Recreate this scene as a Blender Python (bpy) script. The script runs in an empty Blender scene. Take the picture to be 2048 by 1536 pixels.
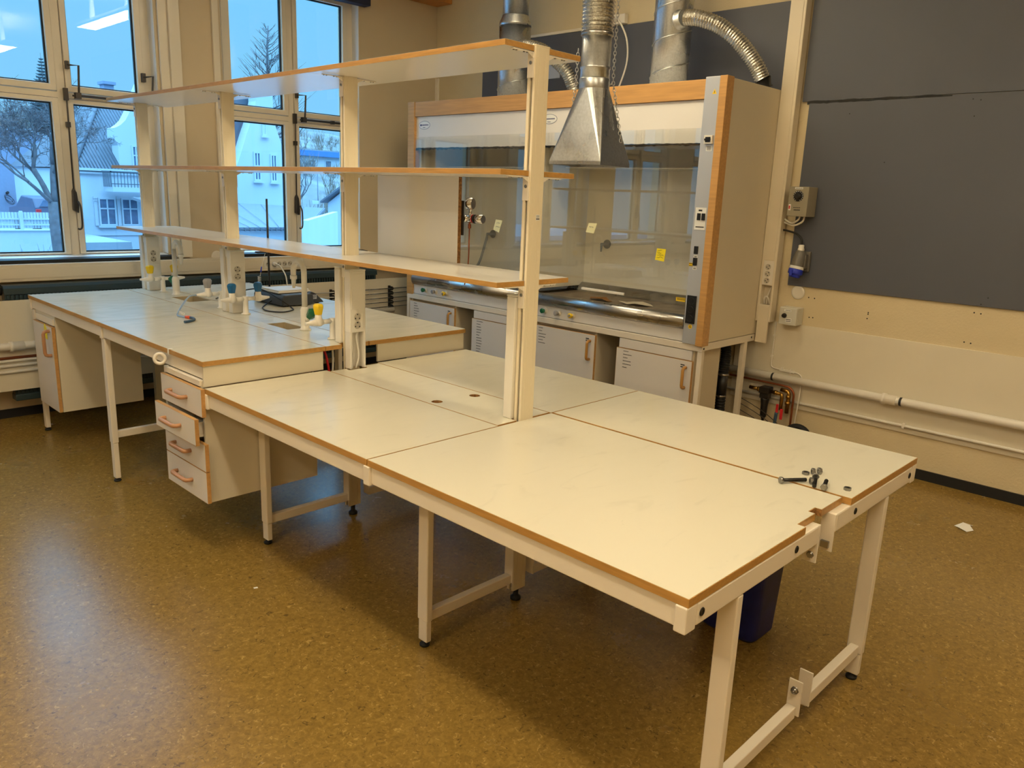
import bpy, bmesh, math, random
from mathutils import Vector, Matrix, noise as mnoise
PI = math.pi
scene = bpy.context.scene
col = scene.collection

# ------------------------------------------------------------------ camera, sky, exposure, lamps
def lin(r, g, b, a=1.0):
    f = lambda c: (c/255/12.92) if c/255 <= .04045 else ((c/255+.055)/1.055)**2.4
    return (f(r), f(g), f(b), a)

cam_data = bpy.data.cameras.new('camera')
cam = bpy.data.objects.new('camera', cam_data)
col.objects.link(cam)
cam_data.sensor_width = 36.0
cam_data.lens = 1564.0*36.0/2048.0
cam_data.clip_start = .05
cam_data.clip_end = 500
_y, _p, _r = 0.80568, 0.23784, -0.03954
_f = Vector((math.sin(_y)*math.cos(_p), math.cos(_y)*math.cos(_p), -math.sin(_p)))
_rt = Vector((math.cos(_y), -math.sin(_y), 0))
_dn = _f.cross(_rt)
_rt2 = _rt*math.cos(_r) + _dn*math.sin(_r)
_dn2 = -_rt*math.sin(_r) + _dn*math.cos(_r)
CAM = Vector((-1.406, -0.786, 1.6254))
_m = Matrix((_rt2, -_dn2, -_f)).transposed().to_4x4()
_m.translation = CAM
cam.matrix_world = _m
scene.camera = cam

vs = scene.view_settings
vs.view_transform = 'Standard'
vs.look = 'None'
vs.gamma = 1.0
vs.use_curve_mapping = False
vs.exposure = 0.0

world = bpy.data.worlds.new('overcast_sky')
scene.world = world
world.use_nodes = True
_nt = world.node_tree
_bg = _nt.nodes['Background']
_tc = _nt.nodes.new('ShaderNodeTexCoord')
_sx = _nt.nodes.new('ShaderNodeSeparateXYZ')
_cr = _nt.nodes.new('ShaderNodeValToRGB')
_nt.links.new(_tc.outputs['Generated'], _sx.inputs[0])
_nt.links.new(_sx.outputs['Z'], _cr.inputs[0])
_nt.links.new(_cr.outputs[0], _bg.inputs['Color'])
def _sky(k, r, g, b):
    c = lin(r, g, b); return (c[0]*k, c[1]*k, c[2]*k, 1)
_cr.color_ramp.elements[0].position = 0.0                    # overcast: the zenith is the brightest part
_cr.color_ramp.elements[0].color = _sky(1.12, 134, 206, 250)
_cr.color_ramp.elements[1].position = 1.0
_cr.color_ramp.elements[1].color = _sky(9.0, 140, 203, 250)
_e = _cr.color_ramp.elements.new(.30); _e.color = _sky(1.15, 120, 202, 250)
_e = _cr.color_ramp.elements.new(.52); _e.color = _sky(6.4, 134, 203, 250)
_bg.inputs['Strength'].default_value = 1.0

LAMP_COLOR = (1.0, .84, .57)
LAMPS = [(1.95, 2.3, 40), (-.75, 1.7, 50), (1.75, -1.4, 33), (-.75, -1.0, 68), (-3.2, .6, 74)]
for _i, (_x, _yy, _w) in enumerate(LAMPS):
    # each fluorescent fitting sheds light downwards and up onto the ceiling
    for _z, _up, _sz, _k in ((3.235, False, .20, .50), (3.315, True, .10, .70)):
        _l = bpy.data.lights.new('ceiling_lamp_light', 'AREA')
        _l.shape = 'RECTANGLE'
        _l.size = _sz
        _l.size_y = 1.45
        _l.energy = _w*_k
        _l.color = LAMP_COLOR
        _o = bpy.data.objects.new('ceiling_lamp_light', _l)
        _o.location = (_x, _yy, _z)
        if _up: _o.rotation_euler = (PI, 0, 0)
        col.objects.link(_o)

# ------------------------------------------------------------------ helpers
class MB:
    """collects shapes into one bmesh"""
    def __init__(self):
        self.bm = bmesh.new()
    def box(self, x0, x1, y0, y1, z0, z1):
        if x0 > x1: x0, x1 = x1, x0
        if y0 > y1: y0, y1 = y1, y0
        if z0 > z1: z0, z1 = z1, z0
        v = [self.bm.verts.new(p) for p in ((x0,y0,z0),(x1,y0,z0),(x1,y1,z0),(x0,y1,z0),(x0,y0,z1),(x1,y0,z1),(x1,y1,z1),(x0,y1,z1))]
        for f in ((3,2,1,0),(4,5,6,7),(0,1,5,4),(1,2,6,5),(2,3,7,6),(3,0,4,7)):
            self.bm.faces.new([v[i] for i in f])
        return self
    def obox(self, c, sx, sy, sz, rot):
        """box of size sx,sy,sz turned by the 3x3 matrix rot about its centre c"""
        c = Vector(c); vv = []
        for dz in (-1, 1):
            for dx, dy in ((-1,-1),(1,-1),(1,1),(-1,1)):
                vv.append(self.bm.verts.new(c + rot @ Vector((dx*sx/2, dy*sy/2, dz*sz/2))))
        for f in ((3,2,1,0),(4,5,6,7),(0,1,5,4),(1,2,6,5),(2,3,7,6),(3,0,4,7)):
            self.bm.faces.new([vv[i] for i in f])
        return self
    def prism(self, poly, axis, lo, hi, holes=()):
        """polygon (2D points) extruded along an axis, with optional holes"""
        def P(a, b, t):
            return (a, b, t) if axis == 'z' else ((a, t, b) if axis == 'y' else (t, a, b))
        loops = [poly] + list(holes)
        if not holes:
            b0 = [self.bm.verts.new(P(a, b, lo)) for a, b in poly]
            b1 = [self.bm.verts.new(P(a, b, hi)) for a, b in poly]
            n = len(poly)
            fs = [self.bm.faces.new(b0[::-1]), self.bm.faces.new(b1)]
            for i in range(n):
                fs.append(self.bm.faces.new((b0[i], b0[(i+1) % n], b1[(i+1) % n], b1[i])))
            bmesh.ops.recalc_face_normals(self.bm, faces=fs)
            return self
        allf = []
        rings = {}
        for t in (lo, hi):
            edges = []; rings[t] = []
            for lp in loops:
                vv = [self.bm.verts.new(P(a, b, t)) for a, b in lp]
                rings[t].append(vv)
                for i in range(len(vv)):
                    edges.append(self.bm.edges.new((vv[i], vv[(i+1) % len(vv)])))
            r = bmesh.ops.triangle_fill(self.bm, use_beauty=True, use_dissolve=True, edges=edges)
            allf += [g for g in r['geom'] if isinstance(g, bmesh.types.BMFace)]
        for a, b in zip(rings[lo], rings[hi]):
            n = len(a)
            for i in range(n):
                allf.append(self.bm.faces.new((a[i], a[(i+1) % n], b[(i+1) % n], b[i])))
        bmesh.ops.recalc_face_normals(self.bm, faces=[f for f in allf if f.is_valid])
        return self
    def cyl(self, p0, p1, r0, r1=None, seg=16, caps=True):
        r1 = r0 if r1 is None else r1
        p0 = Vector(p0); p1 = Vector(p1); d = (p1-p0)
        q = d.to_track_quat('Z', 'Y')
        ra = []; rb = []
        for i in range(seg):
            a = 2*PI*i/seg
            u = q @ Vector((math.cos(a), math.sin(a), 0))
            ra.append(self.bm.verts.new(p0+u*r0)); rb.append(self.bm.verts.new(p1+u*r1))
        for i in range(seg):
            f = self.bm.faces.new((ra[i], ra[(i+1) % seg], rb[(i+1) % seg], rb[i])); f.smooth = True
        if caps:
            self.bm.faces.new(ra[::-1]); self.bm.faces.new(rb)
        return self
    def lathe(self, prof, origin=(0,0,0), axis=(0,0,1), seg=20, caps=True):
        """profile [(r, h), ...] turned about an axis from origin"""
        o = Vector(origin); ax = Vector(axis).normalized(); q = ax.to_track_quat('Z', 'Y')
        rings = []
        for r, h in prof:
            rings.append([self.bm.verts.new(o + q @ Vector((math.cos(2*PI*i/seg)*r, math.sin(2*PI*i/seg)*r, h))) for i in range(seg)])
        for a, b in zip(rings, rings[1:]):
            for i in range(seg):
                f = self.bm.faces.new((a[i], a[(i+1) % seg], b[(i+1) % seg], b[i])); f.smooth = True
        if caps:
            self.bm.faces.new(rings[0][::-1]); self.bm.faces.new(rings[-1])
        return self
    def tube(self, pts, r, seg=8, caps=True, smooth=True):
        """tube along points; r a number or one radius per point"""
        pts = [Vector(p) for p in pts]
        n = len(pts)
        rr = r if isinstance(r, (list, tuple)) else [r]*n
        rings = []; up = None
        for i, p in enumerate(pts):
            t = (pts[min(i+1, n-1)]-pts[max(i-1, 0)]).normalized()
            if up is None:
                up = Vector((0,0,1)) if abs(t.z) < .9 else Vector((1,0,0))
            up = (up - t*up.dot(t))
            if up.length < 1e-5:
                up = t.orthogonal()
            up.normalize()
            s = t.cross(up)
            rings.append([self.bm.verts.new(p + (up*math.cos(2*PI*k/seg) + s*math.sin(2*PI*k/seg))*rr[i]) for k in range(seg)])
        for a, b in zip(rings, rings[1:]):
            for k in range(seg):
                f = self.bm.faces.new((a[k], a[(k+1) % seg], b[(k+1) % seg], b[k])); f.smooth = smooth
        if caps:
            self.bm.faces.new(rings[0][::-1]); self.bm.faces.new(rings[-1])
        return self
    def torus(self, c, R, r, nrm, seg=12, sub=6, sx=1.0, long_axis=None):
        nrm = Vector(nrm).normalized()
        a = Vector(long_axis).normalized() if long_axis else nrm.orthogonal().normalized()
        b = nrm.cross(a)
        pts = []
        for i in range(seg):
            t = 2*PI*i/seg
            pts.append(Vector(c) + a*math.cos(t)*R*sx + b*math.sin(t)*R)
        rings = []
        for i in range(seg):
            t = (pts[(i+1) % seg]-pts[i-1]).normalized()
            n2 = t.cross(nrm)
            rings.append([self.bm.verts.new(pts[i] + (n2*math.cos(2*PI*k/sub)+nrm*math.sin(2*PI*k/sub))*r) for k in range(sub)])
        for i in range(seg):
            A = rings[i]; B = rings[(i+1) % seg]
            for k in range(sub):
                f = self.bm.faces.new((A[k], A[(k+1) % sub], B[(k+1) % sub], B[k])); f.smooth = True
        return self
    def quad(self, a, b, c, d):
        self.bm.faces.new([self.bm.verts.new(p) for p in (a, b, c, d)])
        return self
    def poly(self, pts):
        self.bm.faces.new([self.bm.verts.new(p) for p in pts])
        return self

def arc(c, r, a0, a1, n, u=(1,0,0), v=(0,0,1)):
    c = Vector(c); u = Vector(u); v = Vector(v)
    return [c + u*r*math.cos(math.radians(a0+(a1-a0)*i/n)) + v*r*math.sin(math.radians(a0+(a1-a0)*i/n)) for i in range(n+1)]

def smooth_path(pts, n=6):
    """Catmull-Rom through points"""
    P = [Vector(p) for p in pts]
    P = [P[0]*2-P[1]] + P + [P[-1]*2-P[-2]]
    out = []
    for i in range(1, len(P)-2):
        for k in range(n):
            t = k/n
            out.append(.5*((2*P[i]) + (-P[i-1]+P[i+1])*t + (2*P[i-1]-5*P[i]+4*P[i+1]-P[i+2])*t*t + (-P[i-1]+3*P[i]-3*P[i+1]+P[i+2])*t**3))
    out.append(P[-2])
    return out

def wloc(o):
    v = Vector((0,0,0))
    while o is not None:
        v += o.location; o = o.parent
    return v

def tag(o, label=None, cat=None, group=None, kind=None):
    if label: o['label'] = label
    if cat: o['category'] = cat
    if group: o['group'] = group
    if kind: o['kind'] = kind
    return o

def thing(name, label, cat, loc=(0,0,0), group=None):
    o = bpy.data.objects.new(name, None)
    o.empty_display_size = .05
    o.location = loc
    col.objects.link(o)
    return tag(o, label, cat, group)

def new(name, mb, m, parent=None, bevel=0.0, smooth=False, label=None, seg=2):
    """link an MB (shapes given in world coordinates) as ONE mesh object"""
    me = bpy.data.meshes.new(name)
    if smooth:
        for f in mb.bm.faces: f.smooth = True
    mb.bm.to_mesh(me); mb.bm.free()
    for x in (m if isinstance(m, (list, tuple)) else [m]):
        me.materials.append(x)
    o = bpy.data.objects.new(name, me)
    col.objects.link(o)
    if parent is not None:
        w = wloc(parent)
        me.transform(Matrix.Translation(-w))
        o.parent = parent
    if bevel:
        b = o.modifiers.new('bevel', 'BEVEL'); b.width = bevel; b.segments = seg; b.limit_method = 'ANGLE'; b.angle_limit = math.radians(40)
        b.harden_normals = False
    if label: o['label'] = label
    return o

def solo(name, mb, m, label, cat, group=None, bevel=0.0, smooth=False, base=None):
    """a thing that is one mesh; its origin is put at its base"""
    o = new(name, mb, m, None, bevel, smooth)
    vs_ = [v.co for v in o.data.vertices]
    c = Vector((sum((max(v[i] for v in vs_), min(v[i] for v in vs_)))/2 if i < 2 else min(v[i] for v in vs_) for i in range(3)))
    o.data.transform(Matrix.Translation(-c)); o.location = c
    return tag(o, label, cat, group)

def struct(name, mb, m, bevel=0.0):
    o = new(name, mb, m, None, bevel); o['kind'] = 'structure'
    return o

def dup(root, loc=None, label=None, group=None):
    r = root.copy(); col.objects.link(r)
    if loc is not None: r.location = loc
    if label: r['label'] = label
    if group: r['group'] = group
    def rec(a, b):
        for ch in list(a.children):
            c = ch.copy(); col.objects.link(c); c.parent = b
            rec(ch, c)
    rec(root, r)
    return r

def strokes(mb, spots, plane, t, th=.0008):
    """thin printed bars: spots (a0, a1, b0, b1) on a plane 'x' or 'y' at t, standing th proud towards the room"""
    for a0, a1, b0, b1 in spots:
        if plane == 'x': mb.box(t-th, t, a0, a1, b0, b1)
        else: mb.box(a0, a1, t-th, t, b0, b1)
    return mb

# ------------------------------------------------------------------ materials
def mat(name, color, rough=.5, metal=0.0, spec=.5, noise_amt=0.0, noise_scale=8.0, bump=0.0, bump_scale=60.0, rough_var=0.0, stretch=None, coat=0.0, trans=0.0):
    m = bpy.data.materials.new(name); m.use_nodes = True
    nt = m.node_tree; b = nt.nodes['Principled BSDF']
    b.inputs['Roughness'].default_value = rough
    b.inputs['Metallic'].default_value = metal
    b.inputs['Specular IOR Level'].default_value = spec
    b.inputs['Coat Weight'].default_value = coat
    b.inputs['Transmission Weight'].default_value = trans
    tc = nt.nodes.new('ShaderNodeTexCoord')
    vec = tc.outputs['Object']
    if stretch:
        mp = nt.nodes.new('ShaderNodeMapping'); mp.inputs['Scale'].default_value = stretch
        nt.links.new(vec, mp.inputs[0]); vec = mp.outputs[0]
    if noise_amt > 0:
        n = nt.nodes.new('ShaderNodeTexNoise'); n.inputs['Scale'].default_value = noise_scale; n.inputs['Detail'].default_value = 6
        nt.links.new(vec, n.inputs['Vector'])
        r = nt.nodes.new('ShaderNodeValToRGB')
        r.color_ramp.elements[0].position = .3; r.color_ramp.elements[1].position = .7
        r.color_ramp.elements[0].color = tuple(c*(1-noise_amt) for c in color[:3])+(1,)
        r.color_ramp.elements[1].color = tuple(min(1, c*(1+noise_amt*.6)) for c in color[:3])+(1,)
        nt.links.new(n.outputs['Fac'], r.inputs[0]); nt.links.new(r.outputs[0], b.inputs['Base Color'])
    else:
        b.inputs['Base Color'].default_value = color
    if rough_var > 0:
        n2 = nt.nodes.new('ShaderNodeTexNoise'); n2.inputs['Scale'].default_value = 5; n2.inputs['Detail'].default_value = 8
        nt.links.new(tc.outputs['Object'], n2.inputs['Vector'])
        mr = nt.nodes.new('ShaderNodeMapRange')
        mr.inputs['From Min'].default_value = .35; mr.inputs['From Max'].default_value = .65
        mr.inputs['To Min'].default_value = max(.02, rough-rough_var); mr.inputs['To Max'].default_value = rough+rough_var
        nt.links.new(n2.outputs['Fac'], mr.inputs['Value']); nt.links.new(mr.outputs[0], b.inputs['Roughness'])
    if bump > 0:
        n3 = nt.nodes.new('ShaderNodeTexNoise'); n3.inputs['Scale'].default_value = bump_scale; n3.inputs['Detail'].default_value = 4
        nt.links.new(vec, n3.inputs['Vector'])
        bp = nt.nodes.new('ShaderNodeBump'); bp.inputs['Strength'].default_value = bump; bp.inputs['Distance'].default_value = .004
        nt.links.new(n3.outputs['Fac'], bp.inputs['Height']); nt.links.new(bp.outputs[0], b.inputs['Normal'])
    return m

def glass_mat(name, tint, refl_ior=1.5, rough=0.0):
    """thin pane: clear transmission with Fresnel mirror reflection"""
    m = bpy.data.materials.new(name); m.use_nodes = True
    nt = m.node_tree; nt.nodes.clear()
    out = nt.nodes.new('ShaderNodeOutputMaterial')
    tr = nt.nodes.new('ShaderNodeBsdfTransparent'); tr.inputs[0].default_value = tint
    gl = nt.nodes.new('ShaderNodeBsdfGlossy'); gl.inputs['Roughness'].default_value = rough
    lw = nt.nodes.new('ShaderNodeLayerWeight'); lw.inputs['Blend'].default_value = .5
    pw = nt.nodes.new('ShaderNodeMath'); pw.operation = 'POWER'; pw.inputs[1].default_value = 5.0
    f0 = ((refl_ior-1)/(refl_ior+1))**2
    ma = nt.nodes.new('ShaderNodeMath'); ma.operation = 'MULTIPLY_ADD'; ma.inputs[1].default_value = 1-f0; ma.inputs[2].default_value = f0
    nt.links.new(lw.outputs['Facing'], pw.inputs[0]); nt.links.new(pw.outputs[0], ma.inputs[0])
    mx = nt.nodes.new('ShaderNodeMixShader')
    nt.links.new(ma.outputs[0], mx.inputs[0]); nt.links.new(tr.outputs[0], mx.inputs[1]); nt.links.new(gl.outputs[0], mx.inputs[2])
    nt.links.new(mx.outputs[0], out.inputs[0])
    return m

def floor_mat():
    m = bpy.data.materials.new('linoleum'); m.use_nodes = True
    nt = m.node_tree; b = nt.nodes['Principled BSDF']
    tc = nt.nodes.new('ShaderNodeTexCoord')
    def tex(scale, detail=4, dist=0.0, rough=.6):
        n = nt.nodes.new('ShaderNodeTexNoise'); n.inputs['Scale'].default_value = scale; n.inputs['Detail'].default_value = detail
        n.inputs['Distortion'].default_value = dist; n.inputs['Roughness'].default_value = rough
        nt.links.new(tc.outputs['Object'], n.inputs['Vector']); return n
    base = nt.nodes.new('ShaderNodeValToRGB')
    e = base.color_ramp.elements
    e[0].position = .30; e[0].color = lin(116, 92, 45)
    e[1].position = .72; e[1].color = lin(160, 130, 64)
    k = e.new(.5); k.color = lin(138, 110, 52)
    n1 = tex(48, 9, .8, .75)
    nt.links.new(n1.outputs['Fac'], base.inputs[0])
    def fleck(scale, dist, lo, hi, color, prev):
        n = tex(scale, 3, dist, .55)
        r = nt.nodes.new('ShaderNodeValToRGB')
        r.color_ramp.elements[0].position = lo; r.color_ramp.elements[0].color = (0,0,0,1)
        r.color_ramp.elements[1].position = hi; r.color_ramp.elements[1].color = (1,1,1,1)
        nt.links.new(n.outputs['Fac'], r.inputs[0])
        mx = nt.nodes.new('ShaderNodeMix'); mx.data_type = 'RGBA'
        nt.links.new(r.outputs[0], mx.inputs[0]); nt.links.new(prev, mx.inputs[6]); mx.inputs[7].default_value = color
        return mx.outputs[2]
    c = fleck(52, 1.3, .60, .70, lin(174, 143, 78), base.outputs[0])
    c = fleck(44, 1.5, .61, .70, lin(98, 78, 40), c)
    nt.links.new(c, b.inputs['Base Color'])
    n2 = tex(2.2, 6)
    mr = nt.nodes.new('ShaderNodeMapRange')
    mr.inputs['From Min'].default_value = .35; mr.inputs['From Max'].default_value = .65
    mr.inputs['To Min'].default_value = .22; mr.inputs['To Max'].default_value = .28
    nt.links.new(n2.outputs['Fac'], mr.inputs['Value']); nt.links.new(mr.outputs[0], b.inputs['Roughness'])
    b.inputs['Specular IOR Level'].default_value = .5
    bp = nt.nodes.new('ShaderNodeBump'); bp.inputs['Strength'].default_value = .12; bp.inputs['Distance'].default_value = .002
    n3 = tex(140, 3)
    nt.links.new(n3.outputs['Fac'], bp.inputs['Height']); nt.links.new(bp.outputs[0], b.inputs['Normal'])
    return m

def laminate_mat(name, color, rough, smear=1.0):
    """white laminate, worn: faint smudges in colour and gloss"""
    m = bpy.data.materials.new(name); m.use_nodes = True
    nt = m.node_tree; b = nt.nodes['Principled BSDF']
    tc = nt.nodes.new('ShaderNodeTexCoord')
    mp = nt.nodes.new('ShaderNodeMapping'); mp.inputs['Scale'].default_value = (1, 2.4, 1); mp.inputs['Rotation'].default_value = (0, 0, .5)
    nt.links.new(tc.outputs['Object'], mp.inputs[0])
    n = nt.nodes.new('ShaderNodeTexNoise'); n.inputs['Scale'].default_value = 3.2; n.inputs['Detail'].default_value = 9; n.inputs['Distortion'].default_value = 1.6
    nt.links.new(mp.outputs[0], n.inputs['Vector'])
    r = nt.nodes.new('ShaderNodeValToRGB'); e = r.color_ramp.elements
    e[0].position = .28; e[0].color = tuple(x*(1-.07*smear) for x in color[:3])+(1,)
    e[1].position = .40; e[1].color = color
    nt.links.new(n.outputs['Fac'], r.inputs[0])
    # fine dark scuffs
    n4 = nt.nodes.new('ShaderNodeTexNoise'); n4.inputs['Scale'].default_value = 9; n4.inputs['Detail'].default_value = 10; n4.inputs['Distortion'].default_value = 3
    nt.links.new(mp.outputs[0], n4.inputs['Vector'])
    r4 = nt.nodes.new('ShaderNodeValToRGB'); r4.color_ramp.elements[0].position = .70; r4.color_ramp.elements[0].color = (0,0,0,1)
    r4.color_ramp.elements[1].position = .80; r4.color_ramp.elements[1].color = (.22*smear,)*3+(1,)
    nt.links.new(n4.outputs['Fac'], r4.inputs[0])
    mx = nt.nodes.new('ShaderNodeMix'); mx.data_type = 'RGBA'
    nt.links.new(r4.outputs[0], mx.inputs[0]); nt.links.new(r.outputs[0], mx.inputs[6]); mx.inputs[7].default_value = tuple(x*.55 for x in color[:3])+(1,)
    nt.links.new(mx.outputs[2], b.inputs['Base Color'])
    mr = nt.nodes.new('ShaderNodeMapRange')
    mr.inputs['From Min'].default_value = .35; mr.inputs['From Max'].default_value = .65
    mr.inputs['To Min'].default_value = rough*.85; mr.inputs['To Max'].default_value = rough*1.2
    nt.links.new(n.outputs['Fac'], mr.inputs['Value']); nt.links.new(mr.outputs[0], b.inputs['Roughness'])
    b.inputs['Specular IOR Level'].default_value = .5
    return m

M = {}
M['floor'] = floor_mat()
M['laminate'] = laminate_mat('bench_laminate', lin(221, 216, 197), .20)
M['laminate_shelf'] = mat('shelf_laminate', lin(236, 232, 222), .22, noise_amt=.02, noise_scale=2)
M['panel'] = mat('white_panel', lin(222, 213, 192), .42, noise_amt=.03, noise_scale=3)
M['plaster'] = mat('cream_plaster', lin(212, 196, 160), .62, bump=.5, bump_scale=95, noise_amt=.03, noise_scale=2)
M['plaster_smooth'] = mat('cream_plaster_smooth', lin(206, 188, 156), .5, bump=.12, bump_scale=40, noise_amt=.02, noise_scale=2)
M['ceiling'] = mat('ceiling_white', lin(235, 230, 218), .8)
M['beech'] = mat('beech_edge', lin(184, 138, 72), .42, noise_amt=.16, noise_scale=14, stretch=(5, .8, 9))
M['beech_long'] = mat('beech_board', lin(202, 154, 92), .38, noise_amt=.14, noise_scale=6, stretch=(9, .7, 12))
M['chip'] = mat('chipboard', lin(150, 106, 56), .9, noise_amt=.55, noise_scale=130)
M['metal_white'] = mat('white_enamel', lin(236, 226, 208), .34)
M['post'] = mat('cream_profile', lin(232, 219, 190), .36)
M['duct'] = mat('cream_duct', lin(226, 214, 190), .36)
M['plastic_white'] = mat('white_plastic', lin(232, 226, 214), .35)
M['plastic_dark'] = mat('black_plastic', lin(26, 25, 25), .4)
M['charcoal'] = mat('charcoal_plastic', lin(60, 64, 70), .45)
M['rubber'] = mat('black_rubber', lin(18, 18, 18), .65)
M['blue_board'] = mat('slate_board', lin(84, 87, 97), .5, noise_amt=.06, noise_scale=1.2, bump=.05, bump_scale=300)
M['galv'] = mat('galvanised_sheet', lin(200, 203, 205), .32, metal=1.0, noise_amt=.12, noise_scale=90, rough_var=.06)
M['foil'] = mat('aluminium_foil', lin(205, 203, 196), .22, metal=1.0, noise_amt=.2, noise_scale=120, bump=.7, bump_scale=110)
M['alu'] = mat('brushed_aluminium', lin(196, 200, 208), .42, metal=.35)
M['steel'] = mat('stainless_steel', lin(178, 178, 178), .28, metal=1.0, rough_var=.1)
M['steel_dirty'] = mat('stained_steel_tray', lin(142, 128, 110), .42, metal=.5, noise_amt=.5, noise_scale=9)
M['chrome'] = mat('chrome', lin(214, 212, 208), .1, metal=1.0)
M['zinc'] = mat('zinc_bolt', lin(150, 148, 144), .3, metal=1.0)
M['dark_steel'] = mat('blackened_bolt', lin(58, 56, 54), .35, metal=.8)
M['copper'] = mat('copper_pipe', lin(150, 84, 52), .35, metal=.7, noise_amt=.2)
M['brass'] = mat('brass', lin(176, 136, 66), .3, metal=1.0, noise_amt=.2, noise_scale=30)
M['hardware'] = mat('dark_bronze_hardware', lin(74, 70, 68), .38, metal=.7)
M['window_paint'] = mat('window_paint', lin(230, 220, 200), .3)
M['gasket'] = mat('black_gasket', lin(16, 18, 22), .6)
M['reveal'] = mat('white_reveal', lin(238, 238, 236), .55, bump=.3, bump_scale=80)
M['radiator'] = mat('dark_green_enamel', lin(44, 60, 64), .35)
M['knob_yellow'] = mat('yellow_knob', lin(232, 196, 26), .35)
M['knob_green'] = mat('green_knob', lin(16, 98, 62), .35)
M['knob_grey'] = mat('grey_knob', lin(150, 148, 148), .4)
M['knob_blue'] = mat('blue_knob', lin(24, 96, 148), .35)
M['cee_blue'] = mat('plug_blue', lin(40, 58, 190), .4)
M['cee_grey'] = mat('plug_grey', lin(108, 104, 96), .45)
M['box_grey'] = mat('grey_enamel', lin(150, 142, 122), .42)
M['ctrl_grey'] = mat('pale_grey_plastic', lin(204, 202, 190), .42)
M['socket'] = mat('socket_grey_white', lin(196, 188, 172), .4)
M['sticker'] = mat('sticker_white', lin(240, 240, 236), .5)
M['ink'] = mat('printing_ink', lin(34, 32, 36), .6)
M['ink_blue'] = mat('blue_ink', lin(40, 50, 110), .6)
M['note_pale'] = mat('pale_yellow_note', lin(250, 244, 192), .7)
M['note_yellow'] = mat('yellow_note', lin(248, 228, 40), .7)
M['warn_yellow'] = mat('warning_yellow', lin(244, 204, 26), .5)
M['red'] = mat('red_plastic', lin(196, 30, 40), .4)
M['orange'] = mat('orange_plastic', lin(226, 84, 40), .4)
M['hood_white'] = mat('hood_white', lin(236, 232, 226), .4)
M['hood_inner'] = mat('hood_lining', lin(236, 231, 216), .3, noise_amt=.04, noise_scale=4)
M['hood_side'] = mat('hood_side_laminate', lin(220, 208, 182), .42)
M['cab_door'] = mat('cabinet_door', lin(226, 220, 212), .4)
M['cab_inside'] = mat('cabinet_side', lin(214, 202, 178), .5)
M['hose_grey'] = mat('grey_hose', lin(140, 146, 150), .4)
M['hose_blue'] = mat('dark_blue_rubber', lin(56, 84, 110), .4)
M['tube_clear'] = mat('clear_tubing', lin(196, 214, 232), .12, trans=.6)
M['navy'] = mat('navy_fabric', lin(30, 36, 62), .7)
M['bin_blue'] = mat('blue_bin', lin(34, 42, 126), .45, noise_amt=.35, noise_scale=14)
M['pine'] = mat('pine_beam', lin(190, 124, 54), .5, noise_amt=.2, noise_scale=5, stretch=(8, 1, 1))
M['sink'] = mat('beige_sink', lin(176, 160, 128), .4)
M['paper'] = mat('white_paper', lin(240, 238, 232), .8)
M['handle_brown'] = mat('tan_handle', lin(184, 136, 98), .38)
M['handle_tan'] = mat('beech_handle', lin(188, 138, 70), .38)
M['lamp_body'] = mat('lamp_housing', lin(240, 238, 230), .5)
M['glass'] = glass_mat('window_glass', (.97, .985, 1, 1), 1.45)
M['sash_glass'] = glass_mat('sash_glass', (.985, .99, .985, 1), 1.75)
# outdoors
M['render_white'] = mat('white_render', lin(186, 194, 204), .85, noise_amt=.03, noise_scale=.6)
M['roof_dark'] = mat('corrugated_roof', lin(88, 96, 108), .7, noise_amt=.12, noise_scale=3)
M['roof_grey'] = mat('grey_roof_sheet', lin(104, 112, 124), .7, noise_amt=.1, noise_scale=3)
M['render_grey'] = mat('grey_render', lin(132, 144, 168), .85, noise_amt=.05)
M['bark'] = mat('bark', lin(98, 98, 104), .9, noise_amt=.3, noise_scale=6)
M['needles'] = mat('spruce_needles', lin(92, 108, 114), .9, noise_amt=.3)
M['ground'] = mat('pale_ground', lin(140, 150, 160), .9, noise_amt=.08, noise_scale=.4)
M['hill'] = mat('scrubby_hill', lin(116, 120, 122), .95, noise_amt=.45, noise_scale=.35)
M['fence'] = mat('white_fence', lin(186, 196, 206), .8)
M['win_dark'] = mat('house_glazing', lin(92, 112, 138), .12, noise_amt=.3, noise_scale=3)
M['eave_blue'] = mat('blue_eave', lin(70, 124, 190), .6)
M['car_paint'] = mat('dark_car', lin(60, 70, 96), .3)
M['shrub'] = mat('brown_shrub', lin(136, 126, 116), .95, noise_amt=.4, noise_scale=2)

# ------------------------------------------------------------------ room shell
X0, X1, Y0, Y1, ZC = -4.6, 3.70, -3.6, 5.27, 3.62
struct('floor', MB().box(X0-.3, X1+.3, Y0-.3, Y1+.32, -.12, 0), M['floor'])
struct('ceiling', MB().box(X0-.3, X1+.3, Y0-.3, Y1+.32, ZC, ZC+.15), M['ceiling'])
struct('wall_right', MB().box(X1, X1+.3, Y0-.3, Y1+.32, 0, ZC), M['plaster'])
struct('wall_left', MB().box(X0-.3, X0, Y0-.3, Y1+.32, 0, ZC), M['plaster_smooth'])
struct('wall_back', MB().box(X0, X1, Y0-.3, Y0, 0, ZC), M['plaster_smooth'])
WIN_X = (-.17, 1.575, -1.915, -3.66)       # left edges of the four window openings
WIN_W, WIN_Z0, WIN_Z1 = 1.25, 1.07, 3.22
struct('wall_window', MB().prism([(X0, 0), (X1, 0), (X1, ZC), (X0, ZC)], 'y', Y1, Y1+.32,
       [[(x, WIN_Z0), (x, WIN_Z1), (x+WIN_W, WIN_Z1), (x+WIN_W, WIN_Z0)] for x in WIN_X]), M['plaster_smooth'])
struct('baseboard_right', MB().box(X1-.014, X1, Y0, 4.0, 0, .062), M['rubber'])
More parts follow.
